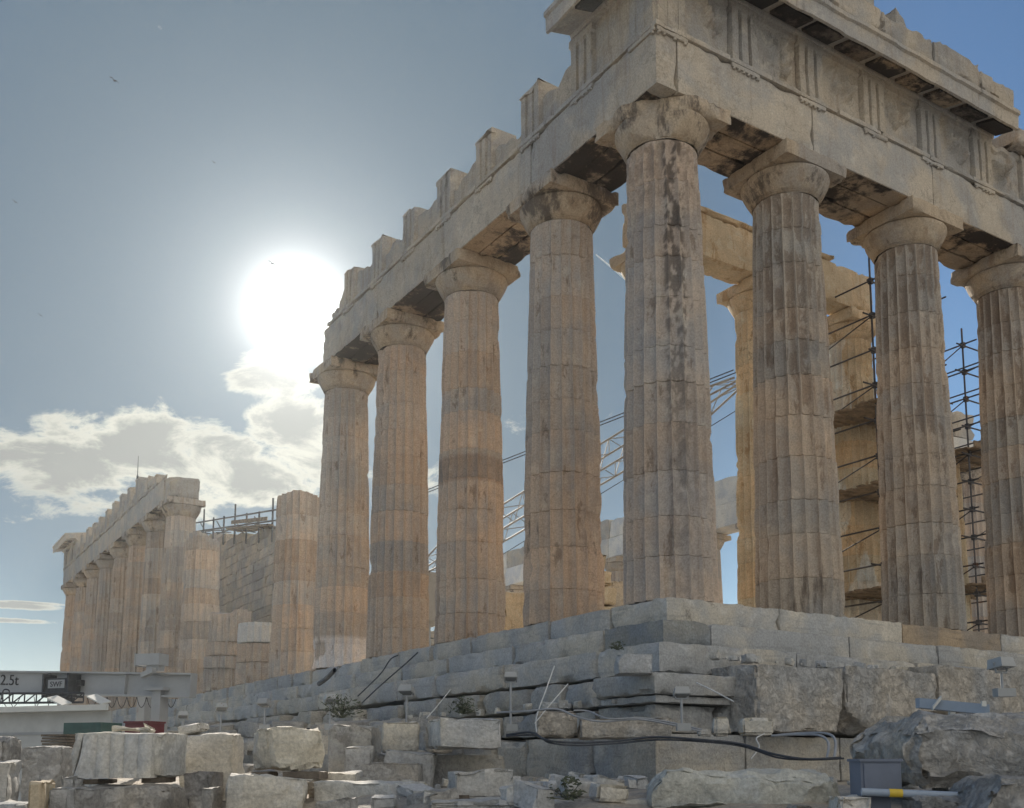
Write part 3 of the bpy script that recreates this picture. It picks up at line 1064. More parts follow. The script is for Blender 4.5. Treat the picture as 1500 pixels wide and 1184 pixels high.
# ------------------------------------------------------------------ stepped platform
pf = thing('temple_platform', 'stepped marble platform carrying the columns with broken treads', 'platform', (0, 0, -1.6))
STEP = [(1.0, 0.0, -.552), (1.70, -.552, -1.07), (2.42, -1.07, -1.60)]
for li, (o, zt, zb) in enumerate(STEP):
    rr = random.Random(40 + li)
    fm, em = MB(), MB()
    s = -o
    i = 0
    # front side
    while s < 26:
        e = s + (1.15 if li == 1 and i == 0 else rr.uniform(2.2, 3.9))
        tn = (1, 1, 1)
        if li == 0 and s < 8.6 < e: tn = (.74, .62, .50)
        if li == 1 and i == 0: tn = (.58, .62, .66)
        clips = ()
        dmg = 0
        if i == 0: dmg = 1
        if rr.random() < .25: dmg += 1
        rbox(em, (s + .003, -o + rr.uniform(-.006, .006), zb + .003), (e - .003, -o + 1.7, zt - rr.uniform(0, .015)), res=.13, amp=.014, chip=.09, seed=600 + li * 40 + i, nclip=dmg, tint=tn)
        s = e
        i += 1
    s = -o + 1.72
    i = 0
    while s < 69.5 + o:
        near = s < 12
        e = s + (rr.uniform(1.9, 3.4) if near else rr.uniform(1.4, 2.6))
        dmg = (1 if rr.random() < .35 else 0) if near else rr.choice((0, 1, 1, 2))
        if 22 < s < 37 and rr.random() < .5 and li < 2: dmg += 2
        rbox(fm, (-o + rr.uniform(-.015, .015) + (0 if near else rr.uniform(0, .12)), s + .006, zb + .003), (-o + 1.7, e - .006, zt - rr.uniform(0, .02 if near else .06)), res=.14 if s < 20 else .3, amp=.022, chip=.13, seed=700 + li * 60 + i, nclip=dmg)
        s = e
        i += 1
    em.build('step', 'step', pf, smooth=42)
    fm.build('step', 'step', pf, smooth=42)
m_ = MB()
m_.box((.5, .5, -1.5), (30.0, 69.5, -.02))
m_.box((24, -1.0, -1.6), (31.0, 1, -.03))
m_.build('floor', 'floor', pf)
m_ = MB()
m_.box((3.2, 3.9, -.019), (25.7, 64.5, .34))
m_.box((3.6, 4.3, .341), (25.3, 64.1, .69))
m_.build('inner_floor', 'floor', pf)

# exposed foundations below the steps
FD = thing('foundation_wall', 'rough foundation courses exposed under the marble steps', 'foundation', (-3, -3, -3.4))
fcs = [(2.62, -1.605, -2.14, 7), (2.92, -2.145, -2.62, 8), (3.2, -2.625, -3.40, 9), (3.34, -3.405, -4.1, 10)]
for li, (o, zt, zb, sdd) in enumerate(fcs):
    rr = random.Random(sdd)
    a_, b_ = MB(), MB()
    s = -o
    i = 0
    while s < 24:
        e = s + (rr.uniform(1.1, 2.3) if li < 2 else rr.uniform(1.5, 2.4))
        rbox(a_, (s + .008, -o + rr.uniform(-.04, .04) * (.2 if li == 2 else 1), zb), (e - .008, -o + 1.6, zt - rr.uniform(0, .03)), res=.13, amp=.035 if li < 2 else .012, chip=.12 if li < 2 else .04, seed=800 + li * 50 + i, nclip=0)
        s = e
        i += 1
    s = -o + 1.62
    i = 0
    while s < 72:
        e = s + rr.uniform(1.0, 2.1)
        big = s > 5
        rbox(b_, (-o + rr.uniform(-.05, .05) - (rr.uniform(0, .35) if big else 0), s + .01, zb), (-o + 1.6, e - .01, zt - rr.uniform(0, .05 if not big else .14)), res=.15 if s < 18 else .32, amp=.045, chip=.15, seed=900 + li * 60 + i, nclip=1 if big and rr.random() < .5 else 0)
        s = e
        i += 1
    a_.build('course', 'found', FD, smooth=42)
    b_.build('course', 'found', FD, smooth=42)

# moulded cornice block lying on the foundation at the corner
m_ = MB()
rbox(m_, (-3.12, -3.12, -2.02), (-1.3, -1.5, -1.66), res=.1, amp=.02, chip=.10, seed=1001, nclip=1)
rbox(m_, (-3.0, -3.0, -2.145), (-1.35, -1.55, -2.024), res=.12, amp=.008, chip=.03, seed=1002)
tag(m_.build('moulded_block', 'step', smooth=42), 'moulded cornice block lying on the foundation below the corner of the steps', 'stone block')
CR = 'big cracked blocks below the gable front steps'
for i, (x0, x1, zt, lab, cl) in enumerate([
        (-1.42, .70, -1.46, 'big weathered block with a crack at its right end below the corner column', [((.97, 0, -.02), (1, 0, -.16))]),
        (.76, 3.30, -1.40, 'big cracked block with its lower edge broken away, middle of the row under the steps', [((.2, -.35, -.38), (.15, -.5, -1)), ((-1.19, 0, -.1), (-1, 0, -.14)), ((-.9, -.3, -.44), (-.35, -.5, -.8))]),
        (3.36, 6.6, -1.24, 'long cracked block under the steps behind the metal rail', [((-1.0, -.3, -.35), (-.2, -.6, -1))])]):
    m_ = MB()
    rbox(m_, (x0, -3.62 + .03 * i, -2.60), (x1, -2.45, zt), res=.09, amp=.03, chip=.12, seed=1010 + i, clips=cl, freq=1.2, scal=.07, cap=60)
    tag(m_.build('stone_block', 'boulder', smooth=42), lab, 'stone block', CR)

# ------------------------------------------------------------------ inner porch: columns, beam
PG = 'columns of the inner porch'
PY = 5.05
for i, (x, lab) in enumerate([(4.0, 'inner porch column hidden behind the corner column'), (8.0, 'golden inner porch column with a patched marble edge, carrying the beam'),
                              (12.0, 'inner porch column wrapped in scaffolding, pale with golden patches')]):
    def ptint(z, a, P, i=i):
        if i == 2:
            return (1.12, 1.32, 1.70) if nz((P[0] * .9, P[1] * .9, P[2] * .45), 1.0, 7) > -.05 else (1, 1, 1)
        return (1.1, 1.16, 1.25) if nz((P[0], P[1], P[2] * .5), .9, 3) > .12 else (1, 1, 1)
    full_column(x, PY, lab, PG, 120 + i, 'warm', True, ptint, wear=1.2, hw=.84, z0=.69, lo=.825, up=.65, h=9.2, capsc=.86, capmat='warm')
t = thing('broken_column', 'broken inner porch column behind the right hand scaffold with pale patches', 'broken column', (16.1, PY, .69), PG)
shaft(MB(), 16.1, PY, z0=.69, h=9.2, top=6.0, lo=.825, up=.65, seed=131, per=6, ragged=.5, tints=lambda z, a, P: (1.2, 1.34, 1.55) if nz((P[0], P[1], P[2] * .5), .9, 9) > .05 else (1, 1, 1)).build('shaft', 'warm', t, smooth=38)
bm_ = thing('porch_beam', 'golden marble beam resting on the inner porch columns with a chipped top edge', 'beam', (8, PY, 10.75))
for i, (a, b) in enumerate([(3.1, 8.0), (8.01, 12.35)]):
    m_ = MB()
    rbox(m_, (a, 4.34, 10.745), (b - .01, 5.24, 11.98), res=.11, amp=.014, chip=.10, seed=140 + i, nclip=0 if i == 0 else 1)
    m_.build('beam_block', 'warm', bm_, smooth=42)
m_ = MB()
rbox(m_, (3.2, 4.27, 11.985), (10.6, 5.2, 12.2), res=.11, amp=.03, chip=.28, seed=143)
m_.build('top_course', 'warm', bm_, smooth=42)

# ------------------------------------------------------------------ cella walls and piers
CG = 'walls of the ruined inner chamber'


def course_wall(name, label, x0, x1, y0, y1, topf, mat, seed, along='y', ch=.53, z0=.69, gaps=None):
    t = thing(name, label, 'wall', (x0, y0, z0), CG)
    rr = random.Random(seed)
    z = z0
    n = 0
    while True:
        m_ = MB()
        s, e1 = (y0, y1) if along == 'y' else (x0, x1)
        s -= rr.uniform(0, .6)
        any_ = False
        while s < e1:
            e = s + rr.uniform(1.1, 1.9)
            mid = (s + e) / 2
            if z + ch * .5 < topf(mid):
                k = rr.uniform(-.04, .04)
                g = 1 + rr.uniform(-.12, .12)
                if along == 'y':
                    rbox(m_, (x0 + k * .6, s + .003, z + .001), (x1 + k * .6, e - .003, z + ch - .001), res=.28, amp=.012, chip=.05, seed=seed + n, tint=(g, g, g), nclip=1 if rr.random() < .2 else 0)
                else:
                    rbox(m_, (s + .01, y0 + k, z + .005), (e - .01, y1 + k, z + ch - .005), res=.28, amp=.03, chip=.12, seed=seed + n, tint=(g, g, g), nclip=1 if rr.random() < .2 else 0)
                any_ = True
                n += 1
            s = e
        if not any_: break
        m_.build('course', mat, t, smooth=42)
        z += ch
    return t


course_wall('cella_wall', 'tall coursed masonry wall behind the broken columns with scaffold on top', 3.9, 5.0, 33.5, 64, lambda y: 8.4 + (y - 33.5) * .165, 'cella', 150)
course_wall('cella_wall', 'ruined cross wall inside the temple seen low between the flank columns', 6, 24, 47, 48, lambda x: 5.0 + 1.5 * math.sin(x), 'cella', 151, along='x')
course_wall('cella_wall', 'low rebuilt side wall of the inner chamber behind the scaffolded columns', 24.2, 25.3, 20, 40, lambda y: 3.2 + .05 * (y - 20), 'cella', 152)
t = thing('stone_pier', 'rough golden pier of broken blocks between the corner column and its left neighbour', 'pier', (7.85, 12.4, .69))
z = .69
for i, (w, h) in enumerate([(1.15, .8), (1.1, .75), (1.0, .65), (.8, .55), (.55, .55)]):
    m_ = MB()
    rbox(m_, (7.2, 12.0, z), (7.2 + w, 13.0, z + h - .01), res=.1, amp=.05, chip=.2, seed=160 + i, nclip=1)
    m_.build('block', 'warm', t, smooth=42)
    z += h
m_ = MB()
rbox(m_, (8.45, 12.7, .69), (9.4, 13.6, 2.2), res=.12, amp=.05, chip=.2, seed=166, nclip=1)
rbox(m_, (8.45, 12.7, 2.21), (9.3, 13.6, 3.3), res=.12, amp=.05, chip=.2, seed=167, nclip=2)
m_.build('block', 'cella', t, smooth=42)
m_ = MB()
rock(m_, (1.6, 1.4, 1.7), T(4.3, 12.6, 1.5), res=.12, amp=.08, chip=.3, seed=170, nclip=3)
tag(m_.build('stone_block', 'warm', smooth=45), 'rounded golden block on the temple floor between the second and third flank columns', 'stone block')

# ------------------------------------------------------------------ scaffolding
SCG = 'scaffold towers by the inner porch'


def scaffold(label, x0, x1, y0, y1, z0, z1, decks, seed, lift=1.05, nx=2, mast=0.0):
    t = thing('scaffold', label, 'scaffold', (x0, y0, z0), SCG)
    rr = random.Random(seed)
    xs = [x0 + (x1 - x0) * i / (nx - 1) for i in range(nx)]
    for y in (y0, y1):
        for i, x in enumerate(xs):
            MB().tube((x, y, z0), (x, y, z1 + (rr.uniform(.2, mast) if mast else 0)), .03, 7).build('upright', 'steel', t, smooth=40)
    z = z0 + .3
    n = 0
    while z < z1:
        m_ = MB()
        for y in (y0, y1):
            m_.tube((xs[0] - rr.uniform(.15, .7), y - .05, z), (xs[-1] + rr.uniform(.15, .5), y - .05, z), .026, 6)
        for x in xs:
            m_.tube((x + .05, y0 - rr.uniform(.2, .75), z + .08), (x + .05, y1 + rr.uniform(.15, .5), z + .08), .026, 6)
            for y in (y0, y1):
                m_.box((x - .05, y - .07, z - .05), (x + .07, y + .05, z + .12))
        if n % 2 == 0 and z + lift < z1:
            m_.tube((xs[0], y0 - .03, z), (xs[1], y0 - .03, z + lift), .02, 6)
            m_.tube((xs[0] - .03, y0, z + lift), (xs[0] - .03, y1, z), .02, 6)
        m_.build('ledger', 'steel', t, smooth=40)
        z += lift
        n += 1
    for zd in decks:
        m_ = MB()
        q = y0 - .25
        while q < y1 + .15:
            a, b = xs[0] - rr.uniform(.1, .45), xs[-1] + rr.uniform(.1, .4)
            dz = rr.uniform(0, .035)
            m_.obox(((a + b) / 2, q, zd + dz), ((b - a) / 2, rr.uniform(-.03, .03), rr.uniform(-.01, .01)), (0, .105, 0), (0, 0, .022))
            q += .225
        m_.obox((xs[0] + .5, y0 - .2, zd + .16), (.55, .03, .03), (0, .02, 0), (0, 0, .13))
        for i in range(4):
            yy = y0 + (y1 - y0) * i / 3
            m_.tube((xs[0] - .3, yy, zd - .07), (xs[-1] + .3, yy, zd - .07), .028, 6)
        m_.build('deck', 'plank', t)
    return t


scaffold('tube scaffold with plank decks wrapped around the pale inner porch column', 10.55, 13.35, 3.05, 6.7, .0, 11.6, (1.75, 4.75, 7.15), 5, mast=1.3)
scaffold('narrow tube scaffold tower right of the second gable column', 15.7, 17.5, 3.6, 5.6, .0, 10.8, (2.4, 6.75), 6, lift=.9)
t = thing('scaffold', 'scaffold tubes and boards crowning the tall masonry wall behind the broken columns', 'scaffold', (4.3, 38, 9), SCG)
for i in range(8):
    y = 34.5 + i * 2.1
    zt = 8.5 + (y - 33.5) * .165
    MB().tube((3.7, y, zt - .6), (3.7, y, zt + 1.1 + .6 * (i % 3 == 0)), .05, 6).build('upright', 'steel', t)
m_ = MB()
for dz in (.45, 1.0):
    m_.tube((3.65, 33.8, 8.5 + dz + .1), (3.65, 50, 11.1 + dz), .045, 6)
m_.tube((3.65, 36, 9.6), (3.65, 44, 10.3), .04, 6)
m_.build('ledger', 'steel', t)
m_ = MB()
for q in range(3):
    m_.obox((3.55 + .32 * q, 37.9 + .3 * q, 9.50 + .02 * q), (.14, 0, 0), (0, 3.6 - .3 * q, .59 - .05 * q), (0, 0, .045))
m_.obox((3.45, 37.6, 9.78), (.025, 0, 0), (0, 3.0, .5), (0, 0, .10))
m_.build('deck', 'plank', t)
rr = random.Random(8)
m_ = MB()
for i in range(12):
    y = 34.5 + i * 1.15
    zt = 8.5 + (y - 33.5) * .165
    MB().tube((3.5, y, zt + rr.uniform(.1, .4)), (4.4, y + rr.uniform(-.2, .2), zt + rr.uniform(.1, .5)), .035, 6).build('transom', 'steel', t)
    if i % 3 == 1: MB().tube((3.65, y, zt), (3.65, y + 1.6, zt + 1.1), .035, 6).build('brace', 'steel', t)

# ------------------------------------------------------------------ lattice crane inside the temple
CB, CT = Vector((6.9, 24.0, 5.2)), Vector((11.0, 8.9, 9.75))
cr = thing('lattice_crane', 'thin grey lattice crane boom rising diagonally behind the flank columns', 'crane', (6.6, 25, .69))
ax = (CT - CB).normalized()
hx_ = ax.cross(Vector((0, 0, 1))).normalized()
vx_ = hx_.cross(ax)
L = (CT - CB).length
n = 22
jm = MB()
br = MB()


def jp(i, a, b):
    f = i / n
    w = .48 * min(1, .45 + f * 5, .3 + (1 - f) * 5)
    return CB + ax * (L * f) + hx_ * (a * w) + vx_ * (b * w)


for a, b in ((-1, -1), (1, -1), (1, 1), (-1, 1)):
    for i in range(n):
        jm.tube(jp(i, a, b), jp(i + 1, a, b), .040, 6, caps=False)
jm.build('boom_chord', 'jib', cr, smooth=40)
for i in range(n):
    s_ = 1 if i % 2 else -1
    br.tube(jp(i, s_, 1), jp(i + 1, -s_, 1), .017, 5)
    br.tube(jp(i, s_, -1), jp(i + 1, -s_, -1), .017, 5)
    br.tube(jp(i, -1, s_), jp(i + 1, -1, -s_), .017, 5)
    br.tube(jp(i, 1, s_), jp(i + 1, 1, -s_), .017, 5)
br.build('boom_lacing', 'jib', cr, smooth=40)
m_ = MB()
mast = CB + Vector((-.6, 2.4, 3.4))
m_.tube(mast, CT + vx_ * .5, .022, 5)
m_.tube(mast + Vector((.25, 0, 0)), CT + vx_ * .5 + Vector((.25, 0, 0)), .022, 5)
m_.tube(CB + Vector((0, .5, -1.5)), CT - vx_ * .9, .015, 5)
m_.build('pendant_rope', 'dark', cr)
m_ = MB()
m_.tube(CB + Vector((-.5, .6, 0)), mast, .09, 6)
m_.tube(CB + Vector((.5, .6, 0)), mast + Vector((.25, 0, 0)), .09, 6)
m_.build('gantry_frame', 'jib', cr)
m_ = MB()
rbox(m_, (5.6, 23.4, 3.0), (8.2, 27.0, 5.1), res=.5, amp=.004, chip=.03, seed=1)
m_.build('machine_house', 'jib', cr, smooth=40)
m_ = MB()
for k in range(6):
    a = math.pi / 3 * k
    m_.tube((6.9 + math.cos(a), 25.2 + math.sin(a), .69), (6.9 + .9 * math.cos(a), 25.2 + .9 * math.sin(a), 3.0), .12, 6)
m_.tube((6.9, 25.2, .69), (6.9, 25.2, .95), 1.4, 20)
m_.build('pedestal', 'cranegrey', cr)
# two dark stay cables crossing the gap right of the corner column
m_ = MB()
for (a, b) in (((7.2, 7.0, 1.2), (11.4, 12.0, 7.4)), ((7.2, 7.4, .7), (11.8, 12.0, 7.0))):
    m_.tube(a, b, .022, 6)
tag(m_.build('stay_cable', 'dark'), 'pair of dark taut stay cables crossing the gap right of the corner column', 'cable')

# ------------------------------------------------------------------ gantry crane on the left
def P(u, v, dep):
    return at(u, v, dep)


ga = thing('gantry_crane', 'grey steel gantry crane with hoist and capacity lettering at the left edge', 'gantry crane', at(232, 1090, 21))
b0, b1 = at(-160, 997, 22.6), at(283, 1004.5, 20.4)
dx_ = (b1 - b0); dx_.z = 0; Lb = dx_.length; dx_.normalize()
zc = (b0.z + b1.z) / 2
sd_ = Vector((dx_.y, -dx_.x, 0))      # towards the camera
if sd_.dot(CAM - b0) < 0: sd_ = -sd_
mid = (b0 + b1) / 2; mid.z = zc
dxz = (b1 - b0).normalized()
upz = sd_.cross(dxz)
if upz.z < 0: upz = -upz
mid = (b0 + b1) / 2
HB = .225
m_ = MB()
m_.obox(mid, dxz * (b1 - b0).length / 2, sd_ * .012, upz * (HB - .02))
for s_ in (-1, 1):
    m_.obox(mid + upz * (s_ * HB), dxz * (b1 - b0).length / 2, sd_ * .12, upz * .018)
m_.obox(b1, dxz * .01, sd_ * .11, upz * HB)
for f in (.3, .55, .8):
    m_.obox(b0 + (b1 - b0) * f, dxz * .008, sd_ * .10, upz * (HB - .02))
m_.build('beam', 'cranegrey', ga)
for (u, dep, w) in ((235, 20.6, .10), (213, 22.6, .10)):
    c = at(u, 1010, dep)
    m_ = MB()
    top = c.z - .02
    m_.obox((c.x, c.y, (top - 4.2) / 2), dx_ * w, sd_ * .14, (0, 0, (top + 4.2) / 2))
    m_.obox((c.x, c.y, top + .02), dx_ * (w + .12), sd_ * .22, (0, 0, .03))
    m_.build('leg', 'cranegrey', ga)
c = at(223, 967, 20.5)
m_ = MB()
m_.obox(c, dx_ * .27, sd_ * .16, (0, 0, .115))
m_.obox(c - dx_ * .28, dx_ * .012, sd_ * .17, (0, 0, .13))
m_.obox(c + dx_ * .08 + Vector((0, 0, -.17)), dx_ * .14, sd_ * .1, (0, 0, .06))
m_.obox(c + dx_ * .04 + Vector((0, 0, -.27)) + sd_ * .16, dx_ * .13 + Vector((0, 0, .05)), sd_ * .07, (0, 0, .05))
m_.build('control_box', 'cranegrey', ga)
c = at(100, 1006, 21.25)
hm = MB()
hm.obox(c + sd_ * .12, dx_ * .29, sd_ * .22, (0, 0, .15))
hm.tube(c - dx_ * .2 + sd_ * .14 + Vector((0, 0, -.2)), c + dx_ * .2 + sd_ * .14 + Vector((0, 0, -.2)), .13, 12)
for s_ in (-1, 1):
    hm.obox(c + dx_ * (.30 * s_) + sd_ * .15, dx_ * .02, sd_ * .24, (0, 0, .24))
hm.obox(c + dx_ * .37 + sd_ * .1 + Vector((0, 0, .06)), dx_ * .06, sd_ * .06, (0, 0, .06))
hoist = hm.build('hoist', 'dark', ga)
rotm = Matrix((dx_, Vector((0, 0, 1)), sd_)).transposed().to_4x4()
pl_ = MB()
pc = c + sd_ * .35 + Vector((0, 0, .03))
pl_.obox(pc, dx_ * .20, sd_ * .008, (0, 0, .085))
pl_.build('plate', 'cranegrey', hoist)
text_mesh('SWF', .15, Matrix.Translation(pc - dx_ * .145 + sd_ * .012 - Vector((0, 0, .055))) @ rotm, 'lettering', 'black', hoist)
rotb = Matrix((dxz, upz, sd_)).transposed().to_4x4()
lt = at(1, 1003.5, 21.75)
text_mesh('2.5t', .31, Matrix.Translation(lt + sd_ * .03) @ rotb, 'lettering', 'black', ga)
m_ = MB()
b_lo = lambda u, dep: at(u, 1021, dep)
for i in range(9):
    u0, u1 = 128 + i * 14.5, 142.5 + i * 14.5
    pts = [b_lo(u0 + (u1 - u0) * k / 8, 21.2) - Vector((0, 0, .22 * (1 - ((k - 4) / 4) ** 2))) for k in range(9)]
    m_ = MB().path(pts, .008, 5)
    m_.build('festoon_cable', 'dark', ga)
for (u0, u1, sg_) in ((2, 30, .25), (12, 62, .40), (50, 74, .5)):
    pts = [b_lo(u0 + (u1 - u0) * k / 10, 21.6) - Vector((0, 0, sg_ * (1 - ((k - 5) / 5) ** 2))) for k in range(11)]
    m_ = MB().path(pts, .008, 5)
    m_.build('festoon_cable', 'dark', ga)
m_ = MB()
m_.tube(c + Vector((0, 0, -.2)) + sd_ * .1, c + Vector((0, 0, -.75)) + sd_ * .1, .012, 6)
m_.tube(c + Vector((0, 0, -.7)) + sd_ * .1, c + Vector((0, 0, -.9)) + sd_ * .1, .05, 8)
m_.build('hook', 'dark', hoist)

# ------------------------------------------------------------------ site hut
hu = thing('site_hut', 'low white site hut with an overhanging flat roof below the gantry', 'hut', at(80, 1095, 19))
p0, p1 = at(-220, 1048, 21.5), at(163, 1048, 19.0)
hx = (p1 - p0); hx.z = 0; lw = hx.length / 2; hx.normalize()
hb = Vector((-hx.y, hx.x, 0))
if hb.dot(p0 - CAM) < 0: hb = -hb
hc = (p0 + p1) / 2
zr = at(170, 1039, 18.8).z
m_ = MB()
def plan(a, b, dep_, z0, z1):
    ca, cb = Vector((a.x - CAM.x, a.y - CAM.y, 0)).normalized(), Vector((b.x - CAM.x, b.y - CAM.y, 0)).normalized()
    q = [Vector((a.x, a.y, 0)), Vector((b.x, b.y, 0)), Vector((b.x, b.y, 0)) + cb * dep_ + Vector((-.1, .03, 0)), Vector((a.x, a.y, 0)) + ca * dep_]
    m_.add([(p.x, p.y, z0) for p in q] + [(p.x, p.y, z1) for p in q], [(0, 3, 2, 1), (4, 5, 6, 7), (0, 1, 5, 4), (1, 2, 6, 5), (2, 3, 7, 6), (3, 0, 4, 7)])


plan(p0, p1, 3.2, -4.3, zr - .02)
m_.build('wall', 'panel', hu)
m_ = MB()
plan(p0 - hb * .3 - hx * .2, p1 - hb * .3 + hx * .20, 3.7, zr - .02, zr + .085)
m_.build('roof', 'white', hu)
m_ = MB()
for k in range(7):
    m_.obox(hc - hb * .012 + hx * (-lw + .6 + k * (2 * lw - 1) / 6) + Vector((0, 0, zr - 1.0 - hc.z)), hx * .022, hb * .012, (0, 0, .55))
m_.obox(hc - hb * .014 + Vector((0, 0, zr - .42 - hc.z)), hx * lw, hb * .012, (0, 0, .025))
m_.build('panel_strip', 'cranegrey', hu)
m_ = MB()
q0, q1 = at(-120, 1031, 20.4), at(122, 1029, 20.4)
m_.tube(q0, q1, .022, 6)
m_.tube(q0 + Vector((0, 0, .20)), q1 + Vector((0, 0, .18)), .022, 6)
for k in range(14):
    a = q0 + (q1 - q0) * (k / 14)
    b = q0 + (q1 - q0) * ((k + 1) / 14)
    m_.tube(a, b + Vector((0, 0, .19)), .014, 5)
    m_.tube(b, b + Vector((0, 0, .19)), .014, 5)
m_.build('roof_truss', 'dark', hu)
for (u, v) in ((88, 1026), (146, 1024)):
    m_ = MB()
    a, b = at(u - 12, v - 5, 19.6), at(u + 10, v + 6, 19.3)
    m_.obox((a + b) / 2, (b - a) / 2, hb * .12 + Vector((0, 0, .03)), Vector((0, 0, .012)))
    m_.build('skylight', 'white', hu)
m_ = MB()
m_.path([at(4 + 5 * (1 - math.cos(math.pi * k / 8)), 1028 - (14 if 0 < k < 8 else 0) - 4 * math.sin(math.pi * k / 8), 20.2) for k in range(9)], .015, 5)
m_.build('vent_pipe', 'dark', hu)
m_ = MB()
m_.obox(at(136, 1068, 17.6), hx * .40, hb * .25, (0, 0, .10))
tag(m_.build('tarpaulin', 'green'), 'folded green tarpaulin beside the white hut wall', 'tarpaulin')
m_ = MB()
m_.obox(at(212, 1067, 17.5), hx * .245, hb * .2, (0, 0, .085))
m_.obox(at(212, 1058.5, 17.5), hx * .26, hb * .22, (0, 0, .015))
tag(m_.build('red_crate', 'red'), 'red metal crate behind the fluted block near the gantry leg', 'crate')
m_ = MB()
for k in range(5):
    m_.obox(at(100, 1078 + k * 4.2, 16.6), hx * (.27 - .02 * (k % 2)), hb * .3, (0, 0, .017))
tag(m_.build('timber_stack', 'wood'), 'small stack of old timber boards in front of the hut', 'timber')

# ------------------------------------------------------------------ fallen blocks in the foreground
SB = 'fallen marble blocks in the foreground'
n_st = [0]


def stone_at(u0, v0, u1, v1, dep, thick, label, yaw=0.0, mat='block', down=False, roll=0.0, group=SB, name='stone_block', res=.05, amp=.03, chip=.13, nclip=3, clips=(), freq=1.8, tint=(1, 1, 1), strata=0.0, scal=None):
    n_st[0] += 1
    k = dep / F
    w, h = (u1 - u0) * k, (v1 - v0) * k
    yr = R_(yaw)
    wl = max(.2, (w - thick * abs(math.sin(yr))) / math.cos(yr))
    c = at((u0 + u1) / 2, (v0 + v1) / 2, dep + thick * .5)
    if down:
        zb = tz(c.x, c.y) - .12
        topz = c.z + h / 2
        h = topz - zb
        c.z = (topz + zb) / 2
    m_ = MB()
    rock(m_, (wl, thick, h), T(c.x, c.y, c.z, -YAW + yr, 0, R_(roll)), res=res, amp=amp, chip=chip, seed=1100 + n_st[0], nclip=nclip, clips=clips, freq=freq, tint=tint, strata=strata, scal=(.10 if name == 'boulder' else .05) if scal is None else scal, cap=70)
    return tag(m_.build(name, mat, smooth=22), label, 'boulder' if name == 'boulder' else 'stone block', group), c, (wl, thick, h)


fb_, c_, s_ = stone_at(114, 1071, 273, 1141, 11.2, .75, 'broad fallen block with a curved fluted face resting on dark spacers', yaw=-8, tint=(1.1, 1.1, 1.08))
m_ = MB()          # the smooth fluted panel on its face
mt = T(c_.x, c_.y, c_.z, -YAW + R_(-8))
vs, fs = [], []
nu, nv_ = 60, 12
for j in range(nv_ + 1):
    for i in range(nu + 1):
        a = i / nu
        z = -.25 + .47 * j / nv_
        zl = -.26 + .42 * abs(a - .5) ** 2
        x = (-.36 + .80 * a) + (.10 * (1 - j / nv_) ** 2 * (-1 if a < .2 else 0))
        y = -s_[1] / 2 - .035 - .03 * abs(math.sin(a * math.pi * 5)) ** .6
        vs.append(mt @ Vector((x, y, z)))
for j in range(nv_):
    for i in range(nu):
        a = j * (nu + 1) + i
        fs.append((a, a + 1, a + nu + 2, a + nu + 1))
o_ = len(vs)
for (j, i) in [(0, i) for i in range(nu + 1)] + [(nv_, i) for i in range(nu, -1, -1)]:
    a = vs[j * (nu + 1) + i]
    vs.append(a + mt.to_3x3() @ Vector((0, .14, 0)))
ring = [i for i in range(nu + 1)] + [nv_ * (nu + 1) + i for i in range(nu, -1, -1)]
for q in range(len(ring)):
    q2 = (q + 1) % len(ring)
    fs.append((ring[q2], ring[q], o_ + q, o_ + q2))
m_.add(vs, fs, (1.16, 1.16, 1.15)).build('fluted_face', 'block', fb_, smooth=30)

stone_at(118, 1147, 276, 1200, 10.8, .9, 'pitted block lying under the fluted block', yaw=-6, down=True, mat='boulder')
stone_at(38, 1091, 113, 1134, 12.4, .8, 'rough pitted block left of the fluted block, half behind it', yaw=6, mat='boulder', down=True)
stone_at(266, 1073, 358, 1125, 12.2, .8, 'worn block with a chipped top between the fluted block and the block with drilled holes', yaw=4, down=True)
hb_, c_, s_ = stone_at(356, 1064, 490, 1131, 11.4, .95, 'pale block with drilled holes in its sunlit top, left of the masonry', yaw=14, nclip=0, tint=(1.08, 1.07, 1.03), scal=.09, clips=[((.36, 0, .12), (.8, 0, .6)), ((-.38, -.1, -.05), (-.7, -.5, -.3)), ((.1, -.4, -.1), (.3, -.8, -.45)), ((0, 0, .22), (.1, .15, 1))])
m_ = MB()
for (x, y) in ((-.15, -.2), (.12, -.1), (.3, .15), (-.05, .2), (.2, -.28)):
    p = T(c_.x, c_.y, c_.z, -YAW + R_(14)) @ Vector((x, y, .205 - .1 * x - .15 * y))
    m_.tube(p - Vector((0, 0, .06)), p + Vector((0, 0, .006)), .022, 10)
m_.build('drilled_hole', 'black', hb_)
stone_at(319, 1131, 463, 1200, 10.6, .9, 'large sloping topped block below the block with drilled holes', yaw=10, down=True, roll=4, scal=.09, clips=[((.1, 0, .42), (.35, 0, 1))])
stone_at(459, 1142, 632, 1200, 10.9, .9, 'large grey block with a chamfered right side at the bottom', yaw=-10, down=True, clips=[((.35, 0, .25), (.75, -.3, .6))], tint=(.95, .98, 1.02))
stone_at(-30, 1112, 42, 1155, 10.6, .8, 'layered block at the left edge with a striped top', yaw=18, down=True, strata=.03)
stone_at(-15, 1078, 24, 1112, 11.4, .5, 'small rounded rock perched at the left edge below the hut', mat='boulder', down=True)
stone_at(41, 1141, 82, 1200, 10.4, .6, 'small orange tinted rock in the lower left corner', yaw=12, mat='warm', down=True, amp=.05, nclip=2)
stone_at(82, 1149, 119, 1200, 10.7, .6, 'narrow grey block wedged between the orange rock and the pitted block', down=True)
stone_at(83, 1106, 115, 1147, 11.5, .35, 'small wedge shaped stone leaning left of the fluted block', yaw=20, clips=[((-.06, 0, 0), (-1, 0, .55)), ((.07, 0, .05), (1, 0, .35))], down=True)
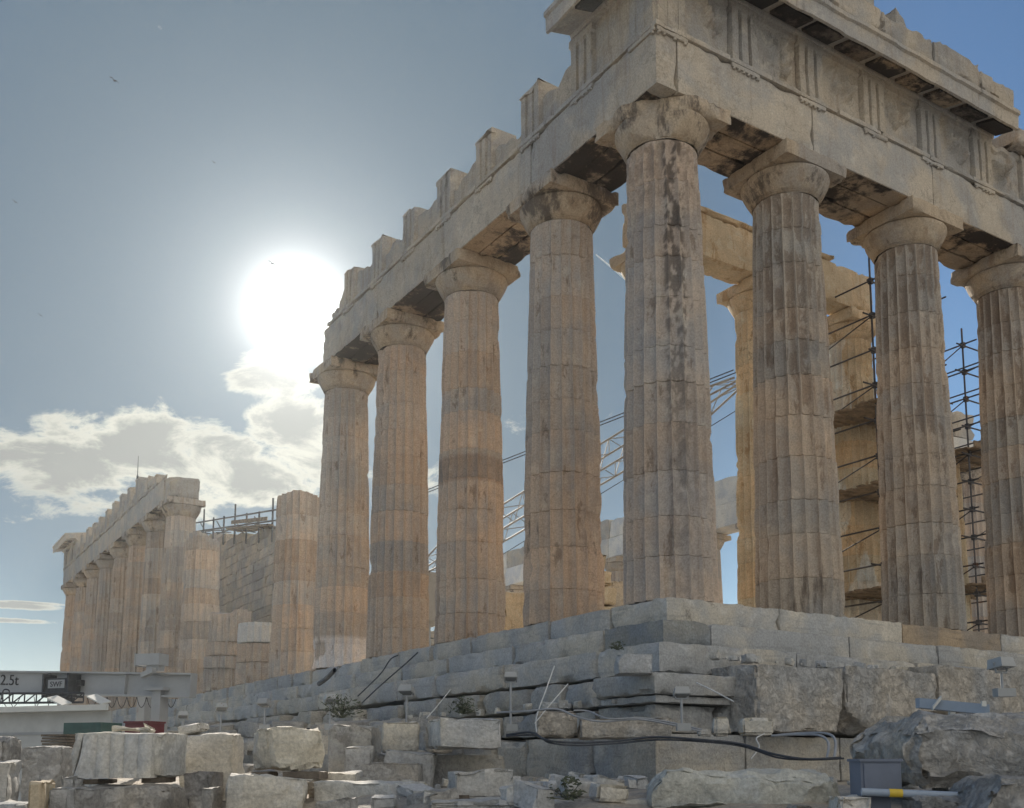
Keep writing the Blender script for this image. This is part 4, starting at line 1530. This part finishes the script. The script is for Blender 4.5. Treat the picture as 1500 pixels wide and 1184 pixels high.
stone_at(274, 1128, 322, 1200, 11.6, .7, 'dark shaded block in the gap right of the fluted block', mat='boulder', down=True, tint=(.8, .8, .82))
stone_at(484, 1060, 556, 1140, 14.2, 1.0, 'coursed stone behind the block with drilled holes', mat='found', down=True)
stone_at(551, 1056, 622, 1106, 13.6, .9, 'squared block left of the long ledge block', yaw=6, tint=(1.02, 1, .96), nclip=0)
stone_at(616, 1051, 743, 1100, 13.0, 1.0, 'ledge block with a warm left end resting above the rail', yaw=14, nclip=0, strata=.02)
stone_at(535, 1102, 745, 1200, 13.7, 1.2, 'rough base stone carrying the squared block and the ledge block', mat='found', down=True, res=.09)
stone_at(530, 1114, 622, 1140, 12.6, .7, 'flat broken slab under the squared block', mat='boulder', amp=.04, down=True)
stone_at(646, 1124, 761, 1172, 10.6, .7, 'pale chipped boulder propped on a timber wedge', mat='block', name='boulder', amp=.05, chip=.22, nclip=4, yaw=10, tint=(1.1, 1.06, 1))
stone_at(610, 1166, 1010, 1215, 9.8, 1.3, 'long flat slab along the bottom of the picture', yaw=3, down=True, tint=(1, 1.02, 1.05))
stone_at(843, 1137, 917, 1168, 11.0, .5, 'small layered rock right of the pale blue rail', name='boulder', mat='boulder', strata=.04, nclip=2, down=True)
stone_at(932, 1122, 1266, 1186, 9.6, .9, 'long slumped grey slab in front of the foundation wall', yaw=-4, down=True, amp=.06, chip=.25, nclip=2, freq=1.2, tint=(.95, 1, 1.03), scal=.10, clips=[((.72, 0, .1), (1, 0, .55)), ((-.8, 0, .2), (-.9, 0, .8)), ((0, -.3, .15), (.1, -.8, .9)), ((.5, -.35, -.1), (.5, -.9, -.25))])
stone_at(1213, 1158, 1277, 1205, 8.7, .45, 'small white broken rock in front of the blue box', name='boulder', amp=.05, chip=.2, nclip=4, tint=(1.25, 1.25, 1.27), down=True)
stone_at(1152, 1174, 1190, 1210, 8.6, .35, 'little rounded stone left of the small white rock', name='boulder', mat='boulder', nclip=2, down=True)
stone_at(1258, 1034, 1640, 1162, 9.4, 1.8, 'huge rough layered boulder at the right edge below the steps', name='boulder', mat='boulder', amp=.10, chip=.35, nclip=0, freq=.9, clips=[((-1.0, 0, .16), (-1, 0, 1.0)), ((-1.05, 0, -.2), (-1, 0, -.7)), ((0, -.6, .3), (0, -1, 1.2))], res=.036, strata=.05, scal=.16)
stone_at(1378, 1129, 1560, 1215, 8.0, 1.0, 'sloping foreground boulder in the lower right corner', name='boulder', mat='boulder', amp=.06, chip=.25, nclip=0, clips=[((-.3, 0, .12), (-.8, 0, .6))], down=True)
stone_at(1326, 1164, 1415, 1215, 8.5, .5, 'low mossy stone beside the pipe with yellow tape', name='boulder', mat='boulder', amp=.05, nclip=2, down=True)
stone_at(1043, 1048, 1069, 1080, 14.2, .28, 'small upright stone on the foundation ledge below the floodlight', nclip=2, chip=.2, tint=(1.15, 1.13, 1.1))
stone_at(1082, 1051, 1133, 1079, 14.0, .35, 'small white angular stone lying on the foundation ledge', nclip=3, chip=.2, tint=(1.25, 1.24, 1.22))
stone_at(1020, 1066, 1044, 1081, 14.2, .25, 'smallest stone on the foundation ledge beside the upright stone', nclip=1)
stone_at(783, 1040, 845, 1083, 14.9, .6, 'rounded block with a pitted face above the foundation wall, left of the cables', mat='boulder', nclip=2, chip=.2)
stone_at(845, 1050, 985, 1086, 14.6, .6, 'long rough block lying above the foundation wall under the cables', mat='boulder', nclip=1, chip=.2)
stone_at(900, 956, 958, 992, 15.9, .5, 'split block fallen from the corner of the third step', nclip=1)
stone_at(168, 1062, 204, 1074, 11.6, .3, 'pointed chip lying on top of the fluted block, left one', nclip=4, tint=(1.1, 1.08, 1.02))
stone_at(203, 1065, 230, 1075, 11.6, .3, 'rounded chip lying on top of the fluted block, right one', nclip=3, name='boulder', tint=(1.1, 1.08, 1.02))
stone_at(94, 1134, 119, 1153, 11.0, .3, 'pale rounded cobble at the lower left foot of the fluted block', name='boulder', nclip=3, tint=(1.15, 1.15, 1.15), down=True)
stone_at(266, 1060, 303, 1077, 12.4, .5, 'slanted sunlit slab behind the right end of the fluted block', nclip=2, roll=-14)
stone_at(296, 1148, 326, 1200, 10.4, .5, 'stubby stone against the left side of the sloping topped block', nclip=4, name='boulder', mat='boulder', down=True)
stone_at(402, 1137, 472, 1148, 11.3, .6, 'flat layered slab below the drilled block, upper of two', nclip=2, strata=.02)
stone_at(470, 1128, 530, 1146, 12.0, .6, 'flat pale slab between the drilled block and the grey chamfered block', nclip=3, down=True)
stone_at(-20, 1171, 50, 1200, 10.2, .7, 'low slab with a sunlit top in the bottom left corner', nclip=2, down=True)
stone_at(560, 1098, 640, 1128, 13.2, .5, 'broken slab leaning under the squared block and the ledge block', nclip=4, roll=6, down=True)
stone_at(762, 1150, 842, 1175, 11.6, .6, 'low mossy stone under the pale blue rail', mat='boulder', name='boulder', nclip=3, down=True)
stone_at(505, 1092, 552, 1118, 13.4, .6, 'small squared stone under the coursed stone by the weed', nclip=3, down=True)
# the tumbled courses below the flank steps, each stone its own
TG = 'tumbled stones along the foot of the flank steps'
lab_t = ['tumbled stone by the foot of the broken columns', 'tumbled stone lying along the eroded flank steps']
rr = random.Random(77)
for i in range(46):
    y = 2.5 + 36 * (i / 46) ** 1.15 + rr.uniform(-.3, .3)
    x = -3.25 - rr.uniform(0.1, 2.2)
    z = -3.35 + max(0, (x + 5.2)) * .55 + .35 * (y > 10)
    m_ = MB()
    sz = (rr.uniform(.5, 1.2), rr.uniform(.6, 1.6), rr.uniform(.4, .75))
    rock(m_, sz, T(x, y, z, rr.uniform(-.5, .5), rr.uniform(-.12, .12), rr.uniform(-.15, .15)), res=.14 if y < 15 else .25, amp=.05, chip=.18, seed=1300 + i, nclip=2)
    tag(m_.build('tumbled_stone', 'found' if i % 3 else 'boulder', smooth=42), 'weathered stone tumbled along the foot of the flank steps', 'stone', TG)

# medium stones strewn on the ground in front of the foundation wall
rr = random.Random(31)
for i in range(30):
    u = (rr.uniform(300, 640), rr.uniform(560, 940), rr.uniform(640, 930))[i % 3]
    dep = rr.uniform(9.6, 12.6)
    p = at(u, 1118, dep)
    if p.x > -3.6 and p.y > -4.2: continue
    sz = (rr.uniform(.22, .62), rr.uniform(.2, .45), rr.uniform(.14, .30))
    m_ = MB()
    rock(m_, sz, T(p.x, p.y, tz(p.x, p.y) + sz[2] * .38, rr.uniform(0, 3), rr.uniform(-.2, .2), rr.uniform(-.2, .2)), res=.045, amp=.03, chip=.12, seed=1800 + i, nclip=5, scal=.05, tint=(1.08, 1.08, 1.08))
    tag(m_.build('broken_stone', 'block' if i % 3 else 'boulder', smooth=22), 'broken stone strewn on the ground in front of the foundation wall', 'stone', 'broken stones strewn before the foundation')

# loose rubble too small to count
m_ = MB()
rr = random.Random(99)
for i in range(520):
    if i < 320:
        u, v = rr.uniform(-80, 1560), 0
        dep = rr.uniform(8.3, 16)
        p = at(u, 1118, dep)
        z = tz(p.x, p.y) + .05
        if -3.3 < p.x < 30 and p.y > -3.9: continue
        if dep < 10.8 and u > 590: continue
    else:
        y = rr.uniform(-2, 30)
        p = Vector((-2.95 + rr.uniform(-.25, .35), y, 0)) if rr.random() < .6 else Vector((rr.uniform(-2.5, 8), -2.75, 0))
        z = -2.10 if p.y > -2 else -2.12
        if p.y < -2 and p.x > -1.5: z = -1.36
    s_ = rr.uniform(.05, .17)
    rock(m_, (s_ * rr.uniform(.8, 1.8), s_ * rr.uniform(.8, 1.5), s_), T(p.x, p.y, z + s_ * .3, rr.uniform(0, 3), rr.uniform(-.3, .3)), res=s_ / 2.5, amp=.02, chip=.05, seed=1500 + i, nclip=4, tint=(1.08, 1.07, 1.05))
o_ = m_.build('rubble', 'block', smooth=45)
o_['kind'] = 'stuff'

# dark spacers and wedges
for (u0, v0, u1, v1, dep, lab) in ((125, 1141, 160, 1149, 11.2, 'timber spacer under the left end of the fluted block'), (220, 1137, 247, 1147, 11.2, 'timber spacer under the right end of the fluted block'),
                                   (368, 1130, 402, 1140, 11.4, 'timber spacer under the left end of the drilled block'), (420, 1130, 475, 1142, 11.4, 'timber spacer under the right end of the drilled block'),
                                   (652, 1163, 690, 1175, 10.5, 'timber wedge propping the pale chipped boulder'), (718, 1162, 758, 1180, 10.7, 'timber block under the right side of the pale chipped boulder')):
    k = dep / F
    c_ = at((u0 + u1) / 2, (v0 + v1) / 2, dep + .3)
    m_ = MB()
    rock(m_, ((u1 - u0) * k, .6, (v1 - v0) * k), T(c_.x, c_.y, c_.z, -YAW), res=.08, amp=.006, chip=.02, seed=int(u0))
    tag(m_.build('timber_spacer', 'wood', smooth=40), lab, 'timber', 'timber spacers under the blocks')

# ------------------------------------------------------------------ service box, pipes, cables
bx = thing('service_box', 'slate blue metal service box standing in front of the huge boulder', 'box', at(1282, 1175, 8.9))
c_ = at(1282, 1140, 9.1)
k = 9.1 / F
ux, uy = Vector((math.cos(YAW), -math.sin(YAW), 0)), Vector((math.sin(YAW), math.cos(YAW), 0))
m_ = MB()
m_.obox(c_, ux * (29 * k), uy * .15, (0, 0, 25 * k))
m_.build('cabinet', 'bluebox', bx)
m_ = MB()
m_.obox(c_ + Vector((0, 0, 26 * k)) , ux * (31 * k), uy * .17, (0, 0, .012))
m_.obox(c_ + uy * -.155, ux * (25 * k), uy * .008, (0, 0, 21 * k))
m_.build('door', 'bluebox', bx)
m_ = MB()
m_.obox(c_ + Vector((0, 0, -.55)), ux * .10, uy * .08, (0, 0, .5))
m_.build('post', 'bluebox', bx)
pp = thing('pipe', 'pale blue pipe with a band of yellow tape in front of the huge boulder', 'pipe', at(1335, 1162, 8.8))
m_ = MB()
a, b = at(1262, 1160, 8.85), at(1412, 1166, 8.75)
m_.tube(a, b, .034, 10)
m_.build('tube', 'pipe', pp, smooth=40)
m_ = MB()
m_.tube(a + (b - a) * .27, a + (b - a) * .40, .037, 10)
m_.build('tape_band', 'yellow', pp, smooth=40)
m_ = MB()
m_.tube(a + (b - a) * .62, a + (b - a) * .62 - Vector((0, 0, 1)), .03, 8)
m_.build('support', 'pipe', pp)
ra = thing('rail', 'pale blue steel rail in front of the foundation wall beside the chipped boulder', 'rail', at(805, 1150, 12.4))
m_ = MB()
a, b = at(752, 1150, 12.4), at(856, 1151, 12.4)
m_.obox((a + b) / 2, (b - a) / 2, uy * .05, (0, 0, .045))
m_.build('bar', 'pipe', ra)
m_ = MB()
for f in (.08, .9):
    p = a + (b - a) * f
    m_.obox(p - Vector((0, 0, .35)), ux * .03, uy * .03, (0, 0, .31))
m_.build('post', 'pipe', ra)
br_ = thing('rail', 'pale steel rail with a small square bracket behind the huge boulder', 'rail', at(1395, 1036, 11.6))
m_ = MB()
a, b = at(1344, 1030, 11.6), at(1446, 1040, 11.2)
m_.obox((a + b) / 2, (b - a) / 2, uy * .06, (0, 0, .055))
m_.build('bar', 'pipe', br_)
m_ = MB()
m_.obox(at(1441, 1031, 11.1), ux * .025, uy * .012, (0, 0, .03))
m_.obox(at(1372, 1030, 11.4), ux * .05 + Vector((0, 0, .06)), uy * .02, (0, 0, .02))
m_.obox(at(1395, 1060, 11.6), ux * .03, uy * .03, (0, 0, .25))
m_.build('bracket', 'white', br_)


def cable(pts, r, mat, label, cat='cable', group='cables strung over the foundation', n=6):
    """a smooth run through the given points"""
    q = [Vector(p) for p in pts]
    out = []
    for i in range(len(q) - 1):
        p0, p1, p2, p3 = q[max(0, i - 1)], q[i], q[i + 1], q[min(len(q) - 1, i + 2)]
        for k in range(8):
            t = k / 8
            out.append(.5 * ((2 * p1) + (p2 - p0) * t + (2 * p0 - 5 * p1 + 4 * p2 - p3) * t * t + (3 * p1 - p0 - 3 * p2 + p3) * t ** 3))
    out.append(q[-1])
    m_ = MB()
    m_.path(out, r, n)
    return tag(m_.build('cable', mat, smooth=60), label, cat, group)


D = 13.55
cable([at(742, 1077, 14.4), at(778, 1073, 14.1), at(800, 1084, D), at(840, 1088, D), at(900, 1086, 13.7), at(960, 1080, 13.6), at(1030, 1084, 13.4), at(1085, 1090, 13.3), at(1130, 1104, 13.0), at(1180, 1112, 12.8), at(1232, 1110, 12.8)], .017, 'cable', 'thick black cable sagging along the foundation wall')
cable([at(742, 1079, 14.35), at(785, 1077, 14.1), at(805, 1088, D), at(845, 1092, D), at(905, 1089, 13.7), at(965, 1084, 13.6), at(1035, 1087, 13.4), at(1090, 1094, 13.3), at(1140, 1110, 13.0), at(1190, 1113, 12.8), at(1236, 1111, 12.8)], .014, 'cable', 'second black cable bundled just below the thick one')
cable([at(728, 1044, 14.9), at(770, 1042, 14.6), at(815, 1039, 14.4), at(845, 1050, 14.2), at(880, 1057, 14.1), at(935, 1054, 14.1), at(985, 1062, 14.0), at(1025, 1071, 13.9)], .016, 'cablegrey', 'grey cable looping over the blocks above the foundation wall')
cable([at(840, 1041, 14.4), at(862, 1042, 14.4), at(892, 1053, 14.1), at(940, 1052, 14.1), at(990, 1060, 14.0), at(1028, 1069, 13.9)], .013, 'cablegrey', 'thin grey cable running just above the looping one')
cable([at(1130, 1078, 13.9), at(1170, 1076, 13.7), at(1202, 1078, 13.4), at(1214, 1090, 13.2), at(1211, 1112, 13.0)], .018, 'cablegrey', 'grey cable bending down at the right end of the ledge, left one')
cable([at(1140, 1077, 13.9), at(1180, 1074, 13.7), at(1212, 1075, 13.4), at(1224, 1086, 13.2), at(1222, 1111, 13.0)], .018, 'cablegrey', 'grey cable bending down at the right end of the ledge, right one')
cable([at(786, 1073, 14.2), at(786, 1050, 14.6), at(800, 1010, 15.4), at(812, 976, 16.0)], .010, 'rope', 'pale cord hanging from the steps left of the cables')
cable([at(783, 1060, 14.4), at(812, 1025, 15.0), at(832, 1002, 15.3)], .008, 'rope', 'thin pale cord slanting up to the moulded course')
cable([at(1120, 1075, 13.8), at(1108, 1082, 13.6), at(1112, 1095, 13.5), at(1100, 1112, 13.4)], .010, 'rope', 'knotted white cord dangling from the black cables')
cable([at(625, 1052, 15.0), at(640, 1035, 15.6), at(660, 1010, 17)], .008, 'rope', 'white cord lying on the lower courses of the flank')
cable([at(467, 1002, 22), at(478, 994, 21.6), at(490, 982, 21)], .05, 'cable', 'thick black cable end draped over the flank step by the sunlit columns')
cable([at(524, 1020, 19.5), at(545, 1000, 19.2), at(560, 984, 19), at(572, 966, 18.8), at(583, 960, 18.6)], .012, 'cable', 'thin dark cable climbing the flank steps')
cable([at(530, 1030, 19), at(560, 1002, 18.6), at(590, 976, 18.2), at(612, 956, 18)], .012, 'cable', 'thin dark cable climbing the flank steps nearer the corner')
cable([at(1020, 1000, 14.6), at(1045, 1012, 14.3), at(1075, 1028, 14.0)], .010, 'rope', 'pale cord slanting down behind the floodlight below the corner')

# ------------------------------------------------------------------ floodlights
FG = 'small floodlights on the ruins'


def flood(u, v, dep, hw, label, tilt=-25, yaw=0, foot=None):
    """box shaped lamp head on a bracket and post"""
    c = at(u, v, dep)
    k = dep / F
    w = hw * k * .86
    t = thing('floodlight', label, 'floodlight', c, FG)
    rm = (Matrix.Rotation(-YAW + R_(yaw), 4, 'Z') @ Matrix.Rotation(R_(tilt), 4, 'X')).to_3x3()
    X, Y, Z = rm @ Vector((1, 0, 0)), rm @ Vector((0, 1, 0)), rm @ Vector((0, 0, 1))
    m_ = MB()
    dpt, hh = w * .9, w * .42
    top, bot = [], []
    for (x, y) in ((-1, -1), (1, -1), (1, 1), (-1, 1)):
        top.append(c + X * (x * w * .88) + Y * (y * dpt * .9) + Z * hh)
        bot.append(c + X * (x * w) + Y * (y * dpt) - Z * hh)
    m_.add(bot + top, [(0, 3, 2, 1), (4, 5, 6, 7), (0, 1, 5, 4), (1, 2, 6, 5), (2, 3, 7, 6), (3, 0, 4, 7)])
    m_.obox(c - Z * (hh + .008), X * w * 1.04, Y * dpt * 1.04, Z * .008)
    m_.build('housing', 'lamp', t)
    m_ = MB()
    m_.obox(c - Z * (hh + .020), X * w * .86, Y * dpt * .86, Z * .004)
    m_.build('lens', 'glass', t)
    m_ = MB()
    zf = foot if foot is not None else c.z - 2.6 * w - .1
    for s_ in (-1, 1):
        m_.tube(c + X * (s_ * w * 1.06), c + X * (s_ * w * .7) - Vector((0, 0, hh * 2.4)), .012, 6)
    m_.tube(c - X * (w * .75) - Vector((0, 0, hh * 2.3)), c + X * (w * .75) - Vector((0, 0, hh * 2.3)), .014, 6)
    m_.tube(c - Vector((0, 0, hh * 2.3)), Vector((c.x, c.y, zf)), .018, 6)
    m_.build('bracket', 'cranegrey', t)
    m_ = MB()
    m_.obox(Vector((c.x, c.y, zf)) + ux * .02, ux * w * .9, uy * w * .6, (0, 0, .05))
    m_.build('base_block', 'lamp', t)


flood(748, 991, 15.6, 10.5, 'floodlight on a bent bracket in front of the middle of the flank steps', foot=-2.56)
flood(998, 1013, 13.6, 13, 'floodlight facing the corner above the foundation ledge', tilt=-15, foot=-2.62)
flood(1466, 971, 12.4, 17, 'floodlight tilted at the right edge on the cracked blocks', tilt=-8, yaw=25, foot=-2.25)
flood(596, 1010, 17.5, 12, 'floodlight with a flat pale hood on the lower flank courses', tilt=-18, yaw=-15, foot=-2.55)
flood(484, 1024, 18.5, 11, 'floodlight with a sunlit top right of the drilled block', tilt=-30, yaw=30, foot=-2.45)
flood(388, 1029, 20, 10, 'floodlight among tumbled stones below the stump with the white drum', tilt=-20, yaw=-20, foot=-2.4)
flood(324, 1036, 20, 9, 'floodlight with a bright sunlit hood behind the worn block', tilt=-30, yaw=25, foot=-2.6)
flood(268, 1047, 18.5, 8, 'leftmost small floodlight beside the gantry leg', tilt=-25, yaw=20, foot=-2.6)

# ------------------------------------------------------------------ weeds, birds, contrail
def weed(u, v, dep, r, label, n=90, seed=0):
    c = at(u, v, dep)
    rr = random.Random(seed)
    m_ = MB()
    for i in range(n):
        a, e = rr.uniform(0, 6.28), rr.uniform(.1, 1.4)
        q = c + Vector((math.cos(a) * math.cos(e), math.sin(a) * math.cos(e), math.sin(e))) * r * rr.uniform(.3, 1)
        if i % 5 == 0: m_.tube(c, q, .006, 4, .003)
        s = rr.uniform(.02, .05)
        d1 = Vector((rr.uniform(-1, 1), rr.uniform(-1, 1), rr.uniform(-.4, 1))).normalized()
        d2 = d1.orthogonal().normalized()
        m_.add([q - d1 * s, q + d2 * s * .4, q + d1 * s, q - d2 * s * .4], [(0, 1, 2, 3)])
    tag(m_.build('weed', 'leaf'), label, 'plant', 'weeds in the cracks')


weed(500, 1052, 16.2, .40, 'bushy dark weed beside the floodlight right of the drilled block', 240, 1)
weed(678, 1046, 14.6, .26, 'sprawling weed above the ledge block', 150, 2)
weed(905, 952, 16.2, .16, 'tiny weed in a crack of the corner steps', 60, 3)
weed(832, 1172, 9.6, .22, 'dry weed at the bottom by the long flat slab', 80, 4)
for (u, v, dep, w, lab) in ((167, 118, 60, .30, 'largest dark bird gliding high in the upper left sky'), (22, 296, 70, .22, 'small bird near the left edge of the sky'),
                            (398, 386, 60, .22, 'bird silhouetted just above the sun'), (59, 462, 75, .18, 'tiny bird low in the left sky above the clouds'), (313, 238, 80, .18, 'tiny bird above and left of the sun')):
    c = at(u, v, dep)
    b = MB()
    rt, up_ = Vector((math.cos(YAW), -math.sin(YAW), 0)), Vector((0, 0, 1))
    fw = Vector((math.sin(YAW), math.cos(YAW), 0))
    dn = (rt * .8 - up_ * .6).normalized()
    cr_ = dn.cross(fw).normalized()
    b.tube(c - fw * w * .5, c + fw * w * .1, w * .05, 8, w * .13)
    b.tube(c + fw * w * .1, c + fw * w * .45, w * .13, 8, w * .03)
    for s_ in (-1, 1):
        a0, a1, a2 = c + dn * (s_ * w * .1), c + dn * (s_ * w * .55) + cr_ * w * .22, c + dn * (s_ * w * 1.1) + cr_ * w * .05
        for p, q in ((a0, a1), (a1, a2)):
            cw = w * (.22 if p is a0 else .15)
            b.add([p - fw * cw, q - fw * cw * .8, q + fw * cw * .5, p + fw * cw, p - fw * cw + cr_ * .012, q - fw * cw * .8 + cr_ * .012, q + fw * cw * .5 + cr_ * .012, p + fw * cw + cr_ * .012],
                  [(0, 3, 2, 1), (4, 5, 6, 7), (0, 1, 5, 4), (1, 2, 6, 5), (2, 3, 7, 6), (3, 0, 4, 7)])
    tag(b.build('bird', 'bird'), lab, 'bird', 'birds in the sky')
a, b = at(873, 373, 3000), at(930, 420, 3000)
m_ = MB()
m_.tube(a, b, 1.5, 8, 4.0)
tag(m_.build('contrail', 'trail', smooth=60), 'short white contrail in the blue gap left of the corner column', 'contrail')

# ------------------------------------------------------------------ the bright hazy air against the sun
hm_ = bpy.data.materials.new('haze')
hm_.use_nodes = True
ht = hm_.node_tree
ht.nodes.clear()
ho = ht.nodes.new('ShaderNodeOutputMaterial')
hv = ht.nodes.new('ShaderNodeVolumePrincipled')
hv.inputs['Color'].default_value = (.90, .965, 1, 1)
hv.inputs['Density'].default_value = .00034
hv.inputs['Anisotropy'].default_value = .66
ht.links.new(hv.outputs[0], ho.inputs['Volume'])
m_ = MB().box((-1320, -1320, -66), (1320, 1320, 24))
o_ = m_.build('haze', hm_)
o_['kind'] = 'stuff'
